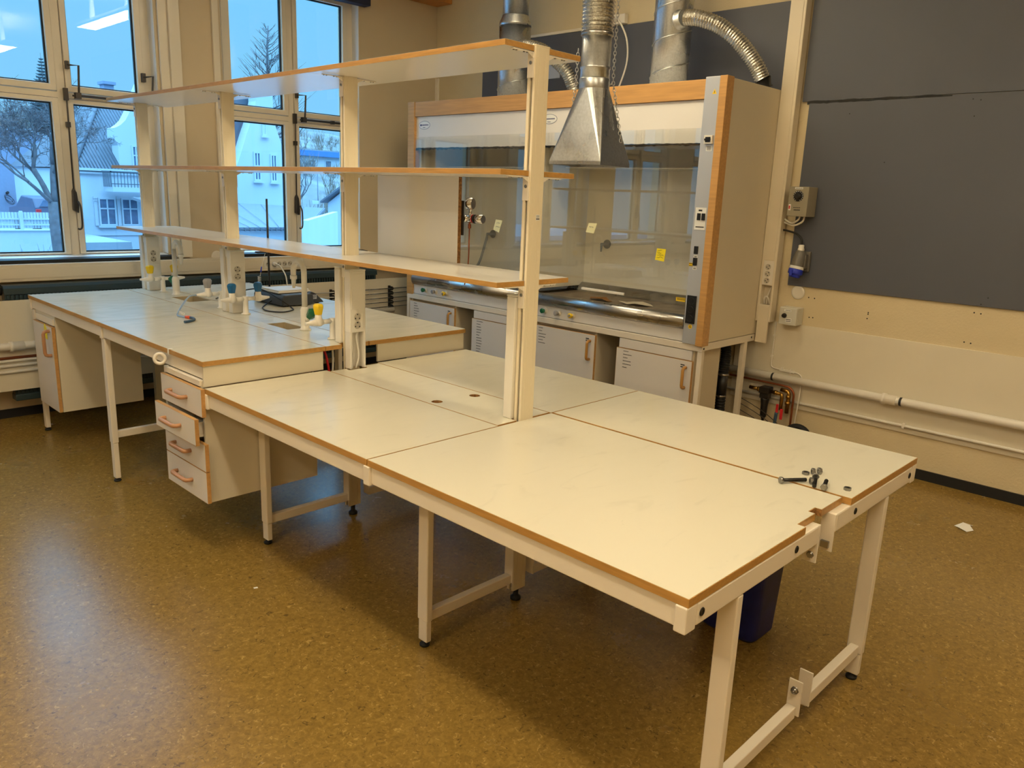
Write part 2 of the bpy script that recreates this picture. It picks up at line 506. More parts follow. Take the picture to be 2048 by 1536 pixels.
struct('baseboard_window', MB().box(X0, X1, Y1-.014, Y1, 0, .06), M['rubber'])
struct('trim_1', MB().box(2.6, 3.70, 5.06, 5.27, 3.285, 3.62), M['pine'], .003)
struct('trim_2', MB().box(1.165, 1.245, 5.225, 5.27, 1.06, 3.62), M['window_paint'], .003)
struct('trim_3', MB().box(1.10, 1.165, 5.25, 5.27, 1.06, 3.62), M['window_paint'], .002)
struct('trim_4', MB().box(1.50, 1.55, 5.245, 5.27, 1.06, 3.62), M['window_paint'], .003)
struct('trim_5', MB().box(3.686, 3.70, 5.225, 5.27, 2.0, 2.66), M['metal_white'], .001)

def rect(x0, x1, z0, z1):
    return [(x0, z0), (x0, z1), (x1, z1), (x1, z0)]

def build_window(x, name):
    w = bpy.data.objects.new(name, None); w.location = (x, 5.40, WIN_Z0); col.objects.link(w); w['kind'] = 'structure'
    fy0, fy1 = 5.355, 5.43
    # pane openings (local x)
    cols = ((.115, .565), (.70, 1.143))
    rows = ((1.105, 2.113), (2.23, 3.13))
    # fixed frame: sides, head, foot, mullion and transom
    holes = [rect(x+a-.042, x+b+.042, c-.03 if c < 2 else c-.045, d+.03) for a, b in cols for c, d in rows]
    holes = [rect(x+.045, x+.608, WIN_Z0+.02, 2.145), rect(x+.66, x+1.19, WIN_Z0+.02, 2.145), rect(x+.045, x+.608, 2.185, 3.17), rect(x+.66, x+1.19, 2.185, 3.17)]
    new('frame', MB().prism(rect(x, x+WIN_W, WIN_Z0, WIN_Z1), 'y', 5.37, 5.46, holes), M['window_paint'], w, .002)
    i = 0
    for (a, b) in cols:
        for (c, d) in rows:
            h = holes[(0 if a < .3 else 1) + (0 if c < 2 else 2)]
            ox0, ox1, oz0, oz1 = h[0][0]+.003, h[2][0]-.003, h[0][1]+.003, h[1][1]-.003
            s = new('sash', MB().prism(rect(ox0, ox1, oz0, oz1), 'y', fy0, 5.42, [rect(x+a, x+b, c, d)]), M['window_paint'], w, .004)
            new('gasket', MB().prism(rect(x+a-.001, x+b+.001, c-.001, d+.001), 'y', 5.383, 5.402, [rect(x+a+.009, x+b-.009, c+.009, d-.009)]), M['gasket'], s)
            new('glass', MB().box(x+a-.001, x+b+.001, 5.402, 5.406, c-.001, d+.001), M['glass'], s)
            i += 1
    sl = MB().prism([(5.20, 1.052), (5.37, 1.052), (5.37, 1.088), (5.20, 1.074)], 'x', x-.08 if x < 1 else x-.03, x+WIN_W+.03)
    new('sill', sl, M['gasket'], w)
    new('sill_board', MB().prism([(5.272, 1.0755), (5.372, 1.0845), (5.372, 1.0905), (5.272, 1.0815)], 'x', x+.003, x+WIN_W-.003), M['reveal'], w)
    lining = MB().box(x+WIN_W-.004, x+WIN_W, 5.275, 5.37, 1.09, WIN_Z1).box(x, x+.004, 5.275, 5.37, 1.09, WIN_Z1).box(x, x+WIN_W, 5.275, 5.37, WIN_Z1-.004, WIN_Z1)
    new('reveal_lining', lining, M['reveal'], w)
    # espagnolette on the mullion: rod, gearbox, hooked handle
    hx = x+.652
    rod = MB().tube([(hx+.003, 5.335, 2.20), (hx, 5.335, 2.0), (hx-.006, 5.335, 1.50)], .0055, 8).box(hx-.014, hx+.012, 5.328, 5.356, 1.955, 1.99).box(hx-.012, hx+.014, 5.328, 5.356, 2.13, 2.21)
    new('espagnolette_rod', rod, M['hardware'], w, .001)
    g = new('gearbox', MB().prism([(hx-.020, 1.40), (hx+.012, 1.38), (hx+.016, 1.43), (hx+.008, 1.52), (hx-.006, 1.55), (hx-.016, 1.53)], 'y', 5.318, 5.355), M['hardware'], w, .003)
    new('handle', MB().tube(smooth_path([(hx+.006, 5.30, 1.46), (hx+.014, 5.285, 1.42), (hx+.014, 5.28, 1.34), (hx+.010, 5.28, 1.285), (hx-.006, 5.28, 1.27), (hx-.016, 5.28, 1.276)]), .0065, 8), M['hardware'], g)
    # casement stay at the transom
    st = MB().box(x+.665, x+.685, 5.325, 5.356, 2.335, 2.385).tube([(x+.675, 5.33, 2.36), (x+.735, 5.30, 2.36), (x+.722, 5.30, 2.16), (x+.690, 5.325, 2.165)], .0075, 6)
    st.box(x+.70, x+.735, 5.29, 5.33, 2.145, 2.185).tube([(x+.72, 5.325, 2.168), (x+1.13, 5.325, 2.168)], .009, 8).box(x+1.0, x+1.025, 5.315, 5.35, 2.155, 2.182)
    new('casement_stay', st, M['hardware'], w, .001)
    st2 = MB().box(x+1.165, x+1.19, 5.325, 5.37, 2.31, 2.37).tube([(x+1.175, 5.33, 2.342), (x+1.225, 5.285, 2.35), (x+1.205, 5.285, 2.17), (x+1.18, 5.33, 2.15)], .007, 6)
    new('casement_stay', st2, M['hardware'], w, .001)
    return w
for i, x in enumerate(WIN_X):
    build_window(x, 'window_%d' % (i+1))

# ceiling fluorescent fixtures (their light is the lamps set at the top)
t0 = None
lamp_lab = ['white ceiling lamp above the low bench, between the shelf posts and the hood', 'white ceiling lamp above the left side of the lab bench', 'white ceiling lamp nearest the right wall board',
            'white ceiling lamp above the open floor before the near bench end', 'white ceiling lamp nearest the left wall']
for i, (x, y, w) in enumerate(LAMPS):
    if t0 is None:
        t0 = thing('ceiling_light', lamp_lab[0], 'ceiling light', (x, y, 3.24), 'fluorescent ceiling lights')
        new('housing', MB().prism([(x-.13, 3.24), (x+.13, 3.24), (x+.06, 3.30), (x-.06, 3.30)], 'y', y-.76, y+.76), M['lamp_body'], t0, .004)
        hg = MB()
        for s in (-.5, .5): hg.box(x-.02, x+.02, y+s-.02, y+s+.02, 3.30, ZC)
        new('hanger', hg, M['lamp_body'], t0)
    else:
        dup(t0, (x, y, 3.24), lamp_lab[i])

# ------------------------------------------------------------------ lab bench: worktops
ZL, ZH = .777, .8915        # low and high worktop height
TH = .022

def offset_rectilinear(poly, d):
    """push every edge of a counter-clockwise rectilinear polygon outwards by d"""
    n = len(poly); out = []
    for i in range(n):
        p0, p1, p2 = Vector(poly[i-1]), Vector(poly[i]), Vector(poly[(i+1) % n])
        e0 = (p1-p0).normalized(); e1 = (p2-p1).normalized()
        n0 = Vector((e0.y, -e0.x)); n1 = Vector((e1.y, -e1.x))
        out.append(tuple(p1 + n0*d + (n1*d if abs(e0.dot(e1)) < .5 else Vector((0, 0)))))
    return out

def worktop(poly, z, label, group, holes=(), lam='laminate', name='worktop', cat='worktop', th=TH, chip=None):
    mb = MB().prism(offset_rectilinear(poly, -.0016), 'z', z-th, z, holes)
    o = new(name, mb, M[lam])
    tag(o, label, cat, group)
    band = MB().prism(poly, 'z', z-th+.0003, z-.0009, [offset_rectilinear(poly, -.0016)])
    new('edge_band', band, M['beech'], o)
    for h in holes:
        if len(h) > 20:
            new('raw_edge', MB().prism(h, 'z', z-th, z-.0008, [[(x_*.96+(sum(p[0] for p in h)/len(h))*.04, y_*.96+(sum(p[1] for p in h)/len(h))*.04) for x_, y_ in h]]), M['chip'], o)
    if chip:
        c = MB()
        for b in chip: c.box(*b)
        new('raw_edge', c, M['chip'], o)
    return o

def circle(cx, cy, r, n=24):
    return [(cx+r*math.cos(2*PI*i/n), cy+r*math.sin(2*PI*i/n)) for i in range(n)]

G = 'white laminate worktops of the lab bench'
worktop([(0,0),(.590,0),(.590,.024),(.704,.024),(.704,.044),(.748,.044),(.748,.024),(.893,.024),(.893,1.197),(0,1.197)], ZL,
        'nearest low white worktop with a small notch cut in its end edge', G,
        chip=[(.7045,.7475,.0424,.0436,ZL-TH,ZL-.001), (.7044,.7056,.024,.043,ZL-TH,ZL-.001), (.7464,.7476,.024,.043,ZL-TH,ZL-.001)])
worktop([(.905,0),(1.495,0),(1.495,1.197),(.905,1.197)], ZL, 'nearest low white worktop on the fume hood side, bolts and nuts lying on it', G)
worktop([(0,1.2015),(.5985,1.2015),(.5985,2.368),(0,2.368)], ZL, 'low white worktop beside the drawer unit, reflecting the window', G)
worktop([(.6025,1.209),(.704,1.209),(.704,1.236),(.791,1.236),(.791,1.209),(.892,1.209),(.892,2.352),(.791,2.352),(.791,2.306),(.688,2.306),(.688,2.34),(.6025,2.34)], ZL,
        'low white centre strip with two round cable holes', G, holes=[circle(.644, 1.61, .024), circle(.837, 1.588, .024)])
worktop([(.896,1.2015),(1.495,1.2015),(1.495,2.368),(.896,2.368)], ZL, 'low white worktop on the fume hood side, below the high bench step', G)
worktop([(0,2.372),(.598,2.372),(.598,3.585),(0,3.585)], ZH, 'high white worktop above the drawer unit', G)
worktop([(0,3.5885),(.598,3.5885),(.598,4.835),(0,4.835)], ZH, 'high white worktop above the cupboard by the window', G)
worktop([(.849,2.372),(1.495,2.372),(1.495,3.585),(.849,3.585)], ZH, 'high white worktop on the fume hood side, in front of the balance', G)
worktop([(.849,3.5885),(1.495,3.5885),(1.495,4.835),(.849,4.835)], ZH, 'high white worktop under the stand rod by the window', G)
SINKS = [(.685, .795, 2.865, 3.085), (.69, .84, 4.06, 4.33)]
def notch(y0, y1):
    return [(.702, y0), (.792, y0), (.792, y1), (.702, y1)]
worktop([(.6015,2.372),(.688,2.372),(.688,2.404),(.792,2.404),(.792,2.372),(.8455,2.372),(.8455,4.835),(.6015,4.835)], ZH,
        'high white centre strip with two small sinks and the taps', G,
        holes=[[(a, c), (b, c), (b, d), (a, d)] for a, b, c, d in SINKS] + [notch(3.54, 3.585), notch(4.74, 4.785)])
for (a, b, c, d), lb in zip(SINKS, ('small beige sink basin beside the green and yellow taps', 'small beige sink basin under the far gooseneck tap')):
    mb = MB()
    t = .004; zt, zb = ZH-.001, ZH-.15
    mb.prism([(a+.001,c+.001),(b-.001,c+.001),(b-.001,d-.001),(a+.001,d-.001)], 'z', zb, zt, [[(a+t,c+t),(b-t,c+t),(b-t,d-t),(a+t,d-t)]])
    mb.box(a+.001, b-.001, c+.001, d-.001, zb-.006, zb)
    s = solo('sink_basin', mb, M['sink'], lb, 'sink', 'sinks in the high bench')
    new('drain', MB().lathe([(.018, 0), (.018, .004), (.012, .005)], ((a+b)/2, (c+d)/2, zb)), M['steel'], s)

# ------------------------------------------------------------------ lab bench: steel frames
CX = .7475
def frame_low(mirror, label):
    """steel table frame of one side of the low bench; mirror about the post row for the far side"""
    root = thing('steel_trestle', label, 'bench stand', (CX, 1.2, 0), 'white steel trestles of the bench')
    mx = (lambda x: 2*CX-x) if mirror else (lambda x: x)
    def B(mb, x0, x1, *r): return mb.box(mx(x0), mx(x1), *r)
    zt, zb = ZL-TH-.001, ZL-TH-.060
    for y0, y1 in ((.0, 1.184), (1.216, 2.3375)):
        new('side_rail', B(MB(), .006, .036, y0+.032 if y0 < .1 else y0, y1, zb, zt), M['metal_white'], root, .003)
    for yc in (.016, 1.2, 2.354):
        new('corner_cap', B(MB(), -.004, .040, yc-.016, yc+.016, zb-.006, zt+.0005), M['metal_white'], root, .003)
    ends = {0: (.0, .035), 1: (1.183, 1.217), 2: (2.320, 2.354)}
    for k, (y0, y1) in ends.items():
        xe = .690 if k == 0 else .655
        new('cross_rail', B(MB(), .041, xe, y0, y1, zb, zt), M['metal_white'], root, .005)
        # end plate with its bolt
        xp = xe if k == 0 else .69
        if k == 0:
            pl = new('end_plate', B(MB(), xp, xp+.006, y0-.0, y0+.042, zb-.060, zt-.001), M['metal_white'], root, .001)
        else:
            pl = new('end_plate', B(MB(), .685, .6925, y0-.002, y1+.004, zb-.02, zt-.001), M['metal_white'], root, .001)
        s = 1 if mirror else -1
        px = mx(xp) if k == 0 else mx(.685)
        bz = zb-.038 if k == 0 else zb+.01
        new('bolt', MB().lathe([(.011, 0), (.011, .002), (.0085, .0021), (.0085, .008)], (px, (y0+y1)/2, bz), (s, 0, 0), 6) if not mirror or k else
            MB().box(px-.016, px, y0+.008, y0+.032, bz-.010, bz+.010), M['zinc'], pl)
        # legs
        yl0 = (.0, 1.172, 2.316)[k]
        leg = new('leg', B(MB(), .238, .266, yl0+.001, yl0+.054, .105, zb-.0005), M['metal_white'], root, .004)
        new('leg_extension', B(MB(), .2405, .2635, yl0+.004, yl0+.050, .022, .104), M['metal_white'], leg, .003)
        ft = MB().lathe([(.017, 0), (.019, .003), (.019, .009), (.012, .013), (.007, .014), (.007, .030)], (mx(.252), yl0+.027, 0))
        new('foot', ft, M['rubber'], leg)
        xs = (.690 if mirror else .738) if k == 0 else .684
        st = new('stretcher', B(MB(), .267, xs-.006 if k == 0 else xs, yl0+.012, yl0+.042, .10, .140), M['metal_white'], root, .003)
        if k == 0:
            pl = new('stretcher_plate', B(MB(), xs-.0055, xs, yl0+.002, yl0+.044, .108, .225), M['metal_white'], root, .001)
            new('nut', MB().lathe([(.013, 0), (.013, .002), (.010, .0021), (.010, .010), (.005, .0101), (.005, .016)], (mx(xs-.0055), yl0+.023, .192), (s, 0, 0), 6), M['zinc'], pl)
        else:
            pl = new('stretcher_plate', B(MB(), .684, .6905, yl0+.004, yl0+.05, .105, .34), M['metal_white'], root, .001)
            new('nut', MB().lathe([(.012, 0), (.012, .003), (.009, .0031), (.009, .010)], (mx(.684), yl0+.028, .31), (s, 0, 0), 6), M['zinc'], pl)
    for xb in (.062, .545):
        new('rail_bolt', MB().lathe([(.011, 0), (.010, .002), (.006, .0021), (.006, .0008)], (mx(xb), -.0002, (zb+zt)/2), (0, -1, 0), 16), M['dark_steel'], root)
    return root
frame_low(False, 'white steel trestle under the low bench on the drawer unit side')
fr = frame_low(True, 'white steel trestle under the low bench on the fume hood side')

def frame_high(mirror, label):
    root = thing('steel_trestle', label, 'bench stand', (CX, 3.6, 0), 'white steel trestles of the bench')
    mx = (lambda x: 2*CX-x) if mirror else (lambda x: x)
    def B(mb, x0, x1, *r): return mb.box(mx(x0), mx(x1), *r)
    zt, zb = ZH-TH-.001, ZH-TH-.060
    for y0, y1 in ((2.395, 3.571), (3.605, 4.818)):
        new('side_rail', B(MB(), .012, .040, y0, y1, zb, zt), M['metal_white'], root, .003)
    for yc in (3.588, 4.828):
        new('corner_cap', B(MB(), .004, .044, yc-.0155, yc+.007 if yc > 4 else yc+.0155, zb-.006, zt), M['metal_white'], root, .003)
    new('end_panel', B(MB(), .006, .590, 2.380, 2.392, ZL+.0005, zt), M['panel'], root, .001)
    for k, yl0 in ((1, 3.562), (2, 4.782)):
        leg = new('leg', B(MB(), .012, .044, yl0, yl0+.048, .225, zb-.007), M['metal_white'], root, .004)
        new('leg_extension', B(MB(), .0145, .0415, yl0+.003, yl0+.045, .022, .2245), M['metal_white'], leg, .003)
        new('foot', MB().lathe([(.017, 0), (.019, .003), (.019, .009), (.012, .013), (.007, .014), (.007, .030)], (mx(.028), yl0+.024, 0)), M['rubber'], leg)
        if k == 1:
            new('stretcher', B(MB(), .0445, .684, yl0+.010, yl0+.040, .250, .288), M['metal_white'], root, .003)
        new('cross_rail', B(MB(), .045, .655, yl0+.008, yl0+.038, zb, zt), M['metal_white'], root, .004)
    return root
frame_high(False, 'white steel trestle under the high bench, drawer unit side')
frame_high(True, 'white steel trestle under the high bench, fume hood side')

# ------------------------------------------------------------------ drawer unit, cupboard
def bow_handle(parent, p0, p1, out, r=.0085, m='handle_brown', name='handle', rise=.030):
    """U-shaped handle between p0 and p1, standing out along out"""
    p0 = Vector(p0); p1 = Vector(p1); out = Vector(out).normalized(); d = (p1-p0).normalized()
    pts = [p0, p0+out*rise*.55, p0+out*rise*.88+d*rise*.15, p0+out*rise+d*rise*.5]
    pts += [p1+out*rise-d*rise*.5, p1+out*rise*.88-d*rise*.15, p1+out*rise*.55, p1]
    return new(name, MB().tube(pts, r, 10), M[m], parent)

du = thing('drawer_unit', 'white four drawer unit with second drawer pulled open under the bench', 'drawer unit', (.27, 2.58, .25))
body = MB().box(.0, .545, 2.379, 2.394, .255, .690).box(.0, .545, 2.758, 2.776, .255, .805).box(.02, .545, 2.394, 2.758, .255, .273)
body.box(.535, .545, 2.394, 2.758, .273, .80).box(.02, .535, 2.394, 2.758, .785, .803).box(0, .53, 2.394, 2.410, .69, .803)
new('body', body, M['panel'], du, .001)
ff = new('fascia', MB().box(-.006, .012, 2.397, 2.757, .781, .806), M['metal_white'], du, .001)
drs = [(.654, .776, -.022), (.534, .650, -.056), (.408, .531, -.018), (.262, .405, -.018)]
for zb, zt, x in drs:
    dr = new('drawer', MB().box(x+.0015, x+.018, 2.3565, 2.7635, zb+.0015, zt-.0015), M['cab_door'], du)
    new('edge_band', MB().prism([(2.355, zb), (2.765, zb), (2.765, zt), (2.355, zt)], 'x', x+.0017, x+.0185, [[(2.3566, zb+.0016), (2.7634, zb+.0016), (2.7634, zt-.0016), (2.3566, zt-.0016)]]), M['beech_long'], dr)
    bx = MB().box(x+.019, x+.47, 2.41, 2.42, zb+.02, zt-.03).box(x+.019, x+.47, 2.73, 2.74, zb+.02, zt-.03).box(x+.019, x+.47, 2.42, 2.73, zb+.02, zb+.026)
    new('drawer_box', bx, M['metal_white'], dr)
    zc = (zb+zt)/2 + .002
    bow_handle(dr, (x+.002, 2.655, zc), (x+.002, 2.500, zc), (-1, 0, 0), .0095)

cu = thing('cupboard', 'white base cupboard with one door and tan bow handle by the window', 'cupboard', (.27, 4.6, .2))
cb = MB().box(.02, .50, 4.405, 4.423, .212, .806).box(.02, .50, 4.757, 4.775, .212, .806).box(.02, .50, 4.423, 4.757, .212, .230).box(.49, .50, 4.423, 4.757, .23, .79).box(.02, .49, 4.423, 4.757, .788, .806)
new('body', cb, M['panel'], cu, .001)
new('fascia', MB().box(.012, .026, 4.425, 4.755, .748, .787), M['metal_white'], cu, .001)
dd = new('door', MB().box(-.0015, .017, 4.4095, 4.7765, .2135, .7405), M['cab_door'], cu)
new('edge_band', MB().prism([(4.408, .212), (4.778, .212), (4.778, .742), (4.408, .742)], 'x', -.0013, .0175, [[(4.4096, .2136), (4.7764, .2136), (4.7764, .7404), (4.4096, .7404)]]), M['beech_long'], dd)
bow_handle(dd, (-.001, 4.452, .715), (-.001, 4.452, .565), (-1, 0, 0), .0105, rise=.036)
solo('sticky_note', MB().prism([(4.50, .655), (4.555, .660), (4.550, .735), (4.530, .750), (4.498, .722)], 'x', -.0035, -.0022), M['note_yellow'], 'yellow sticky note on the cupboard door behind its handle', 'note', 'sticky notes')

# roll of tape hanging from the high bench edge
tp = thing('tape_roll', 'roll of white tape hanging from the high bench edge above the drawers', 'tape', (-.02, 2.72, .83))
new('roll', MB().lathe([(.0155, 0), (.029, 0), (.029, .022), (.0155, .022), (.0155, 0)], (-.030, 2.735, .848), (-.42, -.90, .12), 28, caps=False), M['plastic_white'], tp)
new('tape_end', MB().prism([(2.700, .868), (2.716, .868), (2.712, .893), (2.699, .893)], 'x', -.004, -.0025).prism([(-.004, 2.699), (.016, 2.699), (.016, 2.712), (-.004, 2.712)], 'z', ZH+.0006, ZH+.0014), M['plastic_white'], tp)

# ------------------------------------------------------------------ shelf posts
def service_box(parent, y0, y1, z0, z1, front, lower_open=False):
    """electrical service box against a post; front is -1 (sockets facing the near end) or +1 (blank)"""
    bx = MB().box(.698, .786, y0, y1, z0, z1)
    if lower_open:
        # the cover is off below the sockets: side walls with a bare channel between
        bx = MB().box(.698, .786, y0, y1, .955, z1).box(.698, .710, y0, y1, z0, .955).box(.776, .786, y0, y1, z0, .955).box(.710, .776, y1-.004, y1, z0, .955)
    b = new('service_box', bx, M['plastic_white'], parent, .004)
    new('end_cap', MB().box(.696, .788, y0-.002, y1, z1, z1+.006), M['plastic_white'], b, .003)
    if front < 0:
        zs = (1.029, .990) if lower_open else (1.145, 1.104)
        for zc in zs:
            s = new('socket', MB().lathe([(.0185, -.001), (.0185, .0015), (.0165, .0022), (.0155, .0008)], (.738, y0-.0005, zc), (0, -1, 0), 24), M['socket'], b)
            pn = MB()
            for dx, dz in ((-.011, -.006), (.012, -.008), (.001, .012)):
                pn.lathe([(.0036, 0), (.0036, .0008)], (.738+dx, y0-.0018, zc+dz), (0, -1, 0), 8)
            new('pin_hole', pn, M['plastic_dark'], s)
        zm = sum(zs)/2
        new('switch_strip', MB().box(.763, .774, y0-.002, y0, zm-.037, zm+.037), M['plastic_white'], b, .001)
        ztop = z1-.012; zlow = zs[0]+.038
        new('cover_plate', MB().box(.705, .779, y0-.0018, y0, zlow, ztop), M['plastic_white'], b, .001)
        if not lower_open:
            new('cover_plate', MB().box(.705, .779, y0-.0018, y0, z0+.004, zs[1]-.03), M['plastic_white'], b, .001)
        else:
            cab = MB().tube(smooth_path([(.752, y0+.018, .956), (.740, y0+.012, .93), (.748, y0+.010, .88), (.752, y0+.012, .83), (.738, y0+.014, .775)]), .0048, 8)
            cab.tube(smooth_path([(.716, y0+.016, .90), (.722, y0+.012, .85), (.724, y0+.014, .81), (.717, y0+.016, .775)]), .004, 8)
            new('cable', cab, M['plastic_white'], b)
    return b

def build_post(k, y, label, front, back, z_bench):
    root = thing('shelf_post', label, 'shelf post', (CX, y+.018, 0), 'upright shelf posts of the bench')
    # extruded profile with slots in both sides
    y1 = y+.036
    prof = [(.712,y),(.783,y),(.783,y+.012),(.774,y+.012),(.774,y+.022),(.783,y+.022),(.783,y1),(.712,y1),(.712,y+.022),(.721,y+.022),(.721,y+.012),(.712,y+.012)]
    new('column', MB().prism(prof, 'z', .052, 2.128), M['post'], root, .0012)
    gl = MB().box(.7305, .7325, y-.0006, y, .06, 2.126).box(.7635, .7655, y-.0006, y, .06, 2.126)
    new('front_rib', gl, M['post'], root)
    sl = MB().box(.7203, .7212, y+.0125, y+.0215, .06, 2.12).box(.7738, .7747, y+.0125, y+.0215, .06, 2.12)
    new('slot_lining', sl, M['charcoal'], root)
    new('foot', MB().lathe([(.020, 0), (.022, .003), (.022, .012), (.014, .018), (.011, .020), (.011, .052)], (CX, y+.018, 0)), M['rubber'], root)
    new('top_cap', MB().box(.711, .784, y-.001, y1+.001, 2.128, 2.132), M['post'], root, .001)
    for z in (2.108, 1.690, 1.297):
        for s in (-1, 1):
            xi = .712 if s < 0 else .783
            br = MB().box(xi, xi+s*.0045, y+.004, y+.034, z-.085, z-.001)                      # plate on the post side
            br.box(xi+s*.0045, xi+s*.105, y+.006, y+.020, z-.0045, z-.0008)                     # arm under the shelf
            br.prism([(xi+s*.0045, z-.0045), (xi+s*.034, z-.0045), (xi+s*.0045, z-.020)], 'y', y+.006, y+.009)
            b = new('shelf_bracket', br, M['metal_white'], root, .0008)
            sc = MB().lathe([(.0065, 0), (.006, .003), (.003, .0031), (.003, .0015)], (xi+s*.0045, y+.018, z-.035), (s, 0, 0), 12)
            for dx in (.03, .045, .083, .096):
                sc.lathe([(.0038, 0), (.0032, .003)], (xi+s*dx, y+.014, z-.0045), (0, 0, -1), 8)
            new('screw', sc, M['zinc'], b)
    if front:
        service_box(root, y-.047, y-.002, z_bench+.0005, 1.246, -1, lower_open=(k == 1))
    if back:
        service_box(root, y+.038, y+.083, (z_bench if k != 1 else ZH)+.0005, 1.252, 1)
    return root
PY = (1.196, 2.360, 3.545, 4.742)
build_post(0, PY[0], 'shelf post nearest the camera, standing between the low worktops', False, True, ZL)
build_post(1, PY[1], 'second shelf post, sockets above bare white cables at the bench step', True, True, ZL)
build_post(2, PY[2], 'third shelf post beside the two blue tap knobs', True, True, ZH)
build_post(3, PY[3], 'shelf post nearest the window, two yellow tap knobs before it', True, True, ZH)
qr = solo('asset_label', strokes(MB(), [(.748, .768, 1.536, 1.556)], 'y', PY[0]-.0008, .0006), M['sticker'], 'tiny printed label stuck on the nearest shelf post', 'label')
pr = MB()
for j in range(3):
    pr.box(.750+j*.006, .7545+j*.006, PY[0]-.0018, PY[0]-.0014, 1.538, 1.5435); pr.box(.750, .766, PY[0]-.0018, PY[0]-.0014, 1.5465+j*.003, 1.5475+j*.003)
new('print', pr, M['ink'], qr)

# shelves: three levels of three boards
SX0, SX1 = .568, .962
lv = [(2.1295, 'top'), (1.7105, 'middle'), (1.3165, 'lowest')]
seg_y = [(1.204, 2.4195), (2.4215, 3.6215), (3.6235, 4.848)]
seg_n = ['near end', 'mid length', 'window end']
for z, ln in lv:
    for (ya, yb), sn in zip(seg_y, seg_n):
        # notches where posts pass through
        poly = [(SX0, ya)]
        inner = []
        def bottom_notch(py):
            return [(.7095, ya), (.7095, py+.0385), (.7855, py+.0385), (.7855, ya)]
        hit0 = [p for p in PY if p-.02 < ya < p+.04]
        hit1 = [p for p in PY if ya < p and p+.037 > ya and p < yb]
        if hit0: poly += bottom_notch(hit0[0])
        poly += [(SX1, ya), (SX1, yb), (SX0, yb)]
        hs = [[(.7095, p-.002), (.7855, p-.002), (.7855, p+.0385), (.7095, p+.0385)] for p in PY if p-.002 > ya and p+.0385 < yb]
        worktop(poly, z, '%s white shelf board with beech edge, %s section' % (ln, sn), 'white shelf boards above the bench', holes=hs, lam='laminate_shelf', name='shelf_board', cat='shelf', th=.0195)

# board with the gas regulator, standing on the lowest shelf
bd = solo('screen_board', MB().box(.946, .964, 1.842, 2.432, 1.3170, 1.6905), M['laminate_shelf'], 'upright white chipboard panel standing on the lowest shelf before the hood', 'panel')
new('raw_edge', MB().box(.946, .964, 1.8408, 1.8420, 1.3172, 1.6903), M['chip'], bd)
rg = thing('gas_regulator', 'chrome gas pressure regulator with round gauge on the upright panel edge', 'regulator', (1.0, 1.86, 1.52))
new('mounting_plate', MB().box(.9645, .972, 1.860, 1.93, 1.44, 1.59), M['plastic_dark'], rg, .002)
new('valve_body', MB().lathe([(.016, 0), (.016, .03), (.018, .031), (.018, .05), (.0185, .055)], (1.0, 1.895, 1.513), (.12, -1, 0), 20).cyl((.972, 1.868, 1.513), (1.0, 1.868, 1.513), .014), M['chrome'], rg)
new('red_ring', MB().lathe([(.0195, .055), (.0195, .060)], (1.0, 1.895, 1.513), (.12, -1, 0), 20), M['red'], rg)
new('black_ring', MB().lathe([(.0195, .062), (.0205, .066), (.0195, .070)], (1.0, 1.895, 1.513), (.12, -1, 0), 20), M['plastic_dark'], rg)
new('adjusting_knob', MB().lathe([(.0185, .060), (.0185, .082), (.0195, .084), (.0195, .112), (.016, .114)], (1.0, 1.895, 1.513), (.12, -1, 0), 20), M['chrome'], rg)
ga = new('gauge', MB().lathe([(.022, 0), (.026, .002), (.026, .026), (.022, .030)], (.995, 1.866, 1.578), (.35, -1, 0), 24).cyl((1.0, 1.852, 1.525), (1.0, 1.852, 1.558), .007), M['chrome'], rg)
new('dial_face', MB().lathe([(.021, 0), (.021, .0008)], (.9946, 1.8668, 1.578), (-.35, 1, 0), 24), M['sticker'], ga)
new('copper_tube', MB().lathe([(.007, 0), (.008, .004), (.008, .018), (.005, .02), (.005, .03)], (1.0, 1.855, 1.470), (0, 0, 1), 6).tube([(1.0, 1.855, 1.475), (1.0, 1.855, 1.36), (.998, 1.857, 1.27), (.985, 1.862, 1.22)], .003, 8), M['copper'], rg)
rg.location.y -= .030

# ------------------------------------------------------------------ taps
def knob(parent, c, axis, m, s=1.0):
    """faceted tap knob, wide end outwards"""
    mb = MB().lathe([(.0105*s, 0), (.012*s, .001), (.0165*s, .020*s), (.017*s, .026*s), (.013*s, .031*s), (.006*s, .033*s)], c, axis, 6)
    for f in mb.bm.faces: f.smooth = False
    return new('knob', mb, M[m], parent, .0012)

def gas_tap(x, y, m, label):
    root = thing('bench_tap', label, 'tap', (x, y, ZH), 'white double outlet taps on the bench')
    b = MB().lathe([(.026, 0), (.026, .005), (.016, .010), (.0145, .075), (.0175, .080), (.0175, .102), (.013, .105)], (x, y, ZH+.0005))
    new('base', b, M['plastic_white'], root)
    for s in (-1, 1):
        arm = MB().tube([(x+s*.012, y, ZH+.090), (x+s*.058, y, ZH+.090)], .0125, 12)
        arm.lathe([(.016, -.018), (.022, -.008), (.022, .006), (.017, .024), (.016, .038)], (x+s*.080, y, ZH+.090))
        arm.tube([(x+s*.058, y, ZH+.090), (x+s*.085, y, ZH+.089), (x+s*.115, y, ZH+.089), (x+s*.150, y, ZH+.090)], [.016, .020, .013, .006], 12)
        a = new('outlet', arm, M['plastic_white'], root)
        knob(a, (x+s*.080, y, ZH+.128), (0, 0, 1), m, 1.65)
    return root
gas_tap(.753, 4.600, 'knob_yellow', 'white double gas tap with yellow knobs before the window post')
gas_tap(.750, 3.440, 'knob_blue', 'white double tap with two blue knobs before the third post')
gas_tap(.738, 3.720, 'knob_grey', 'white tap with grey knob and clear tubing, beside the third post')
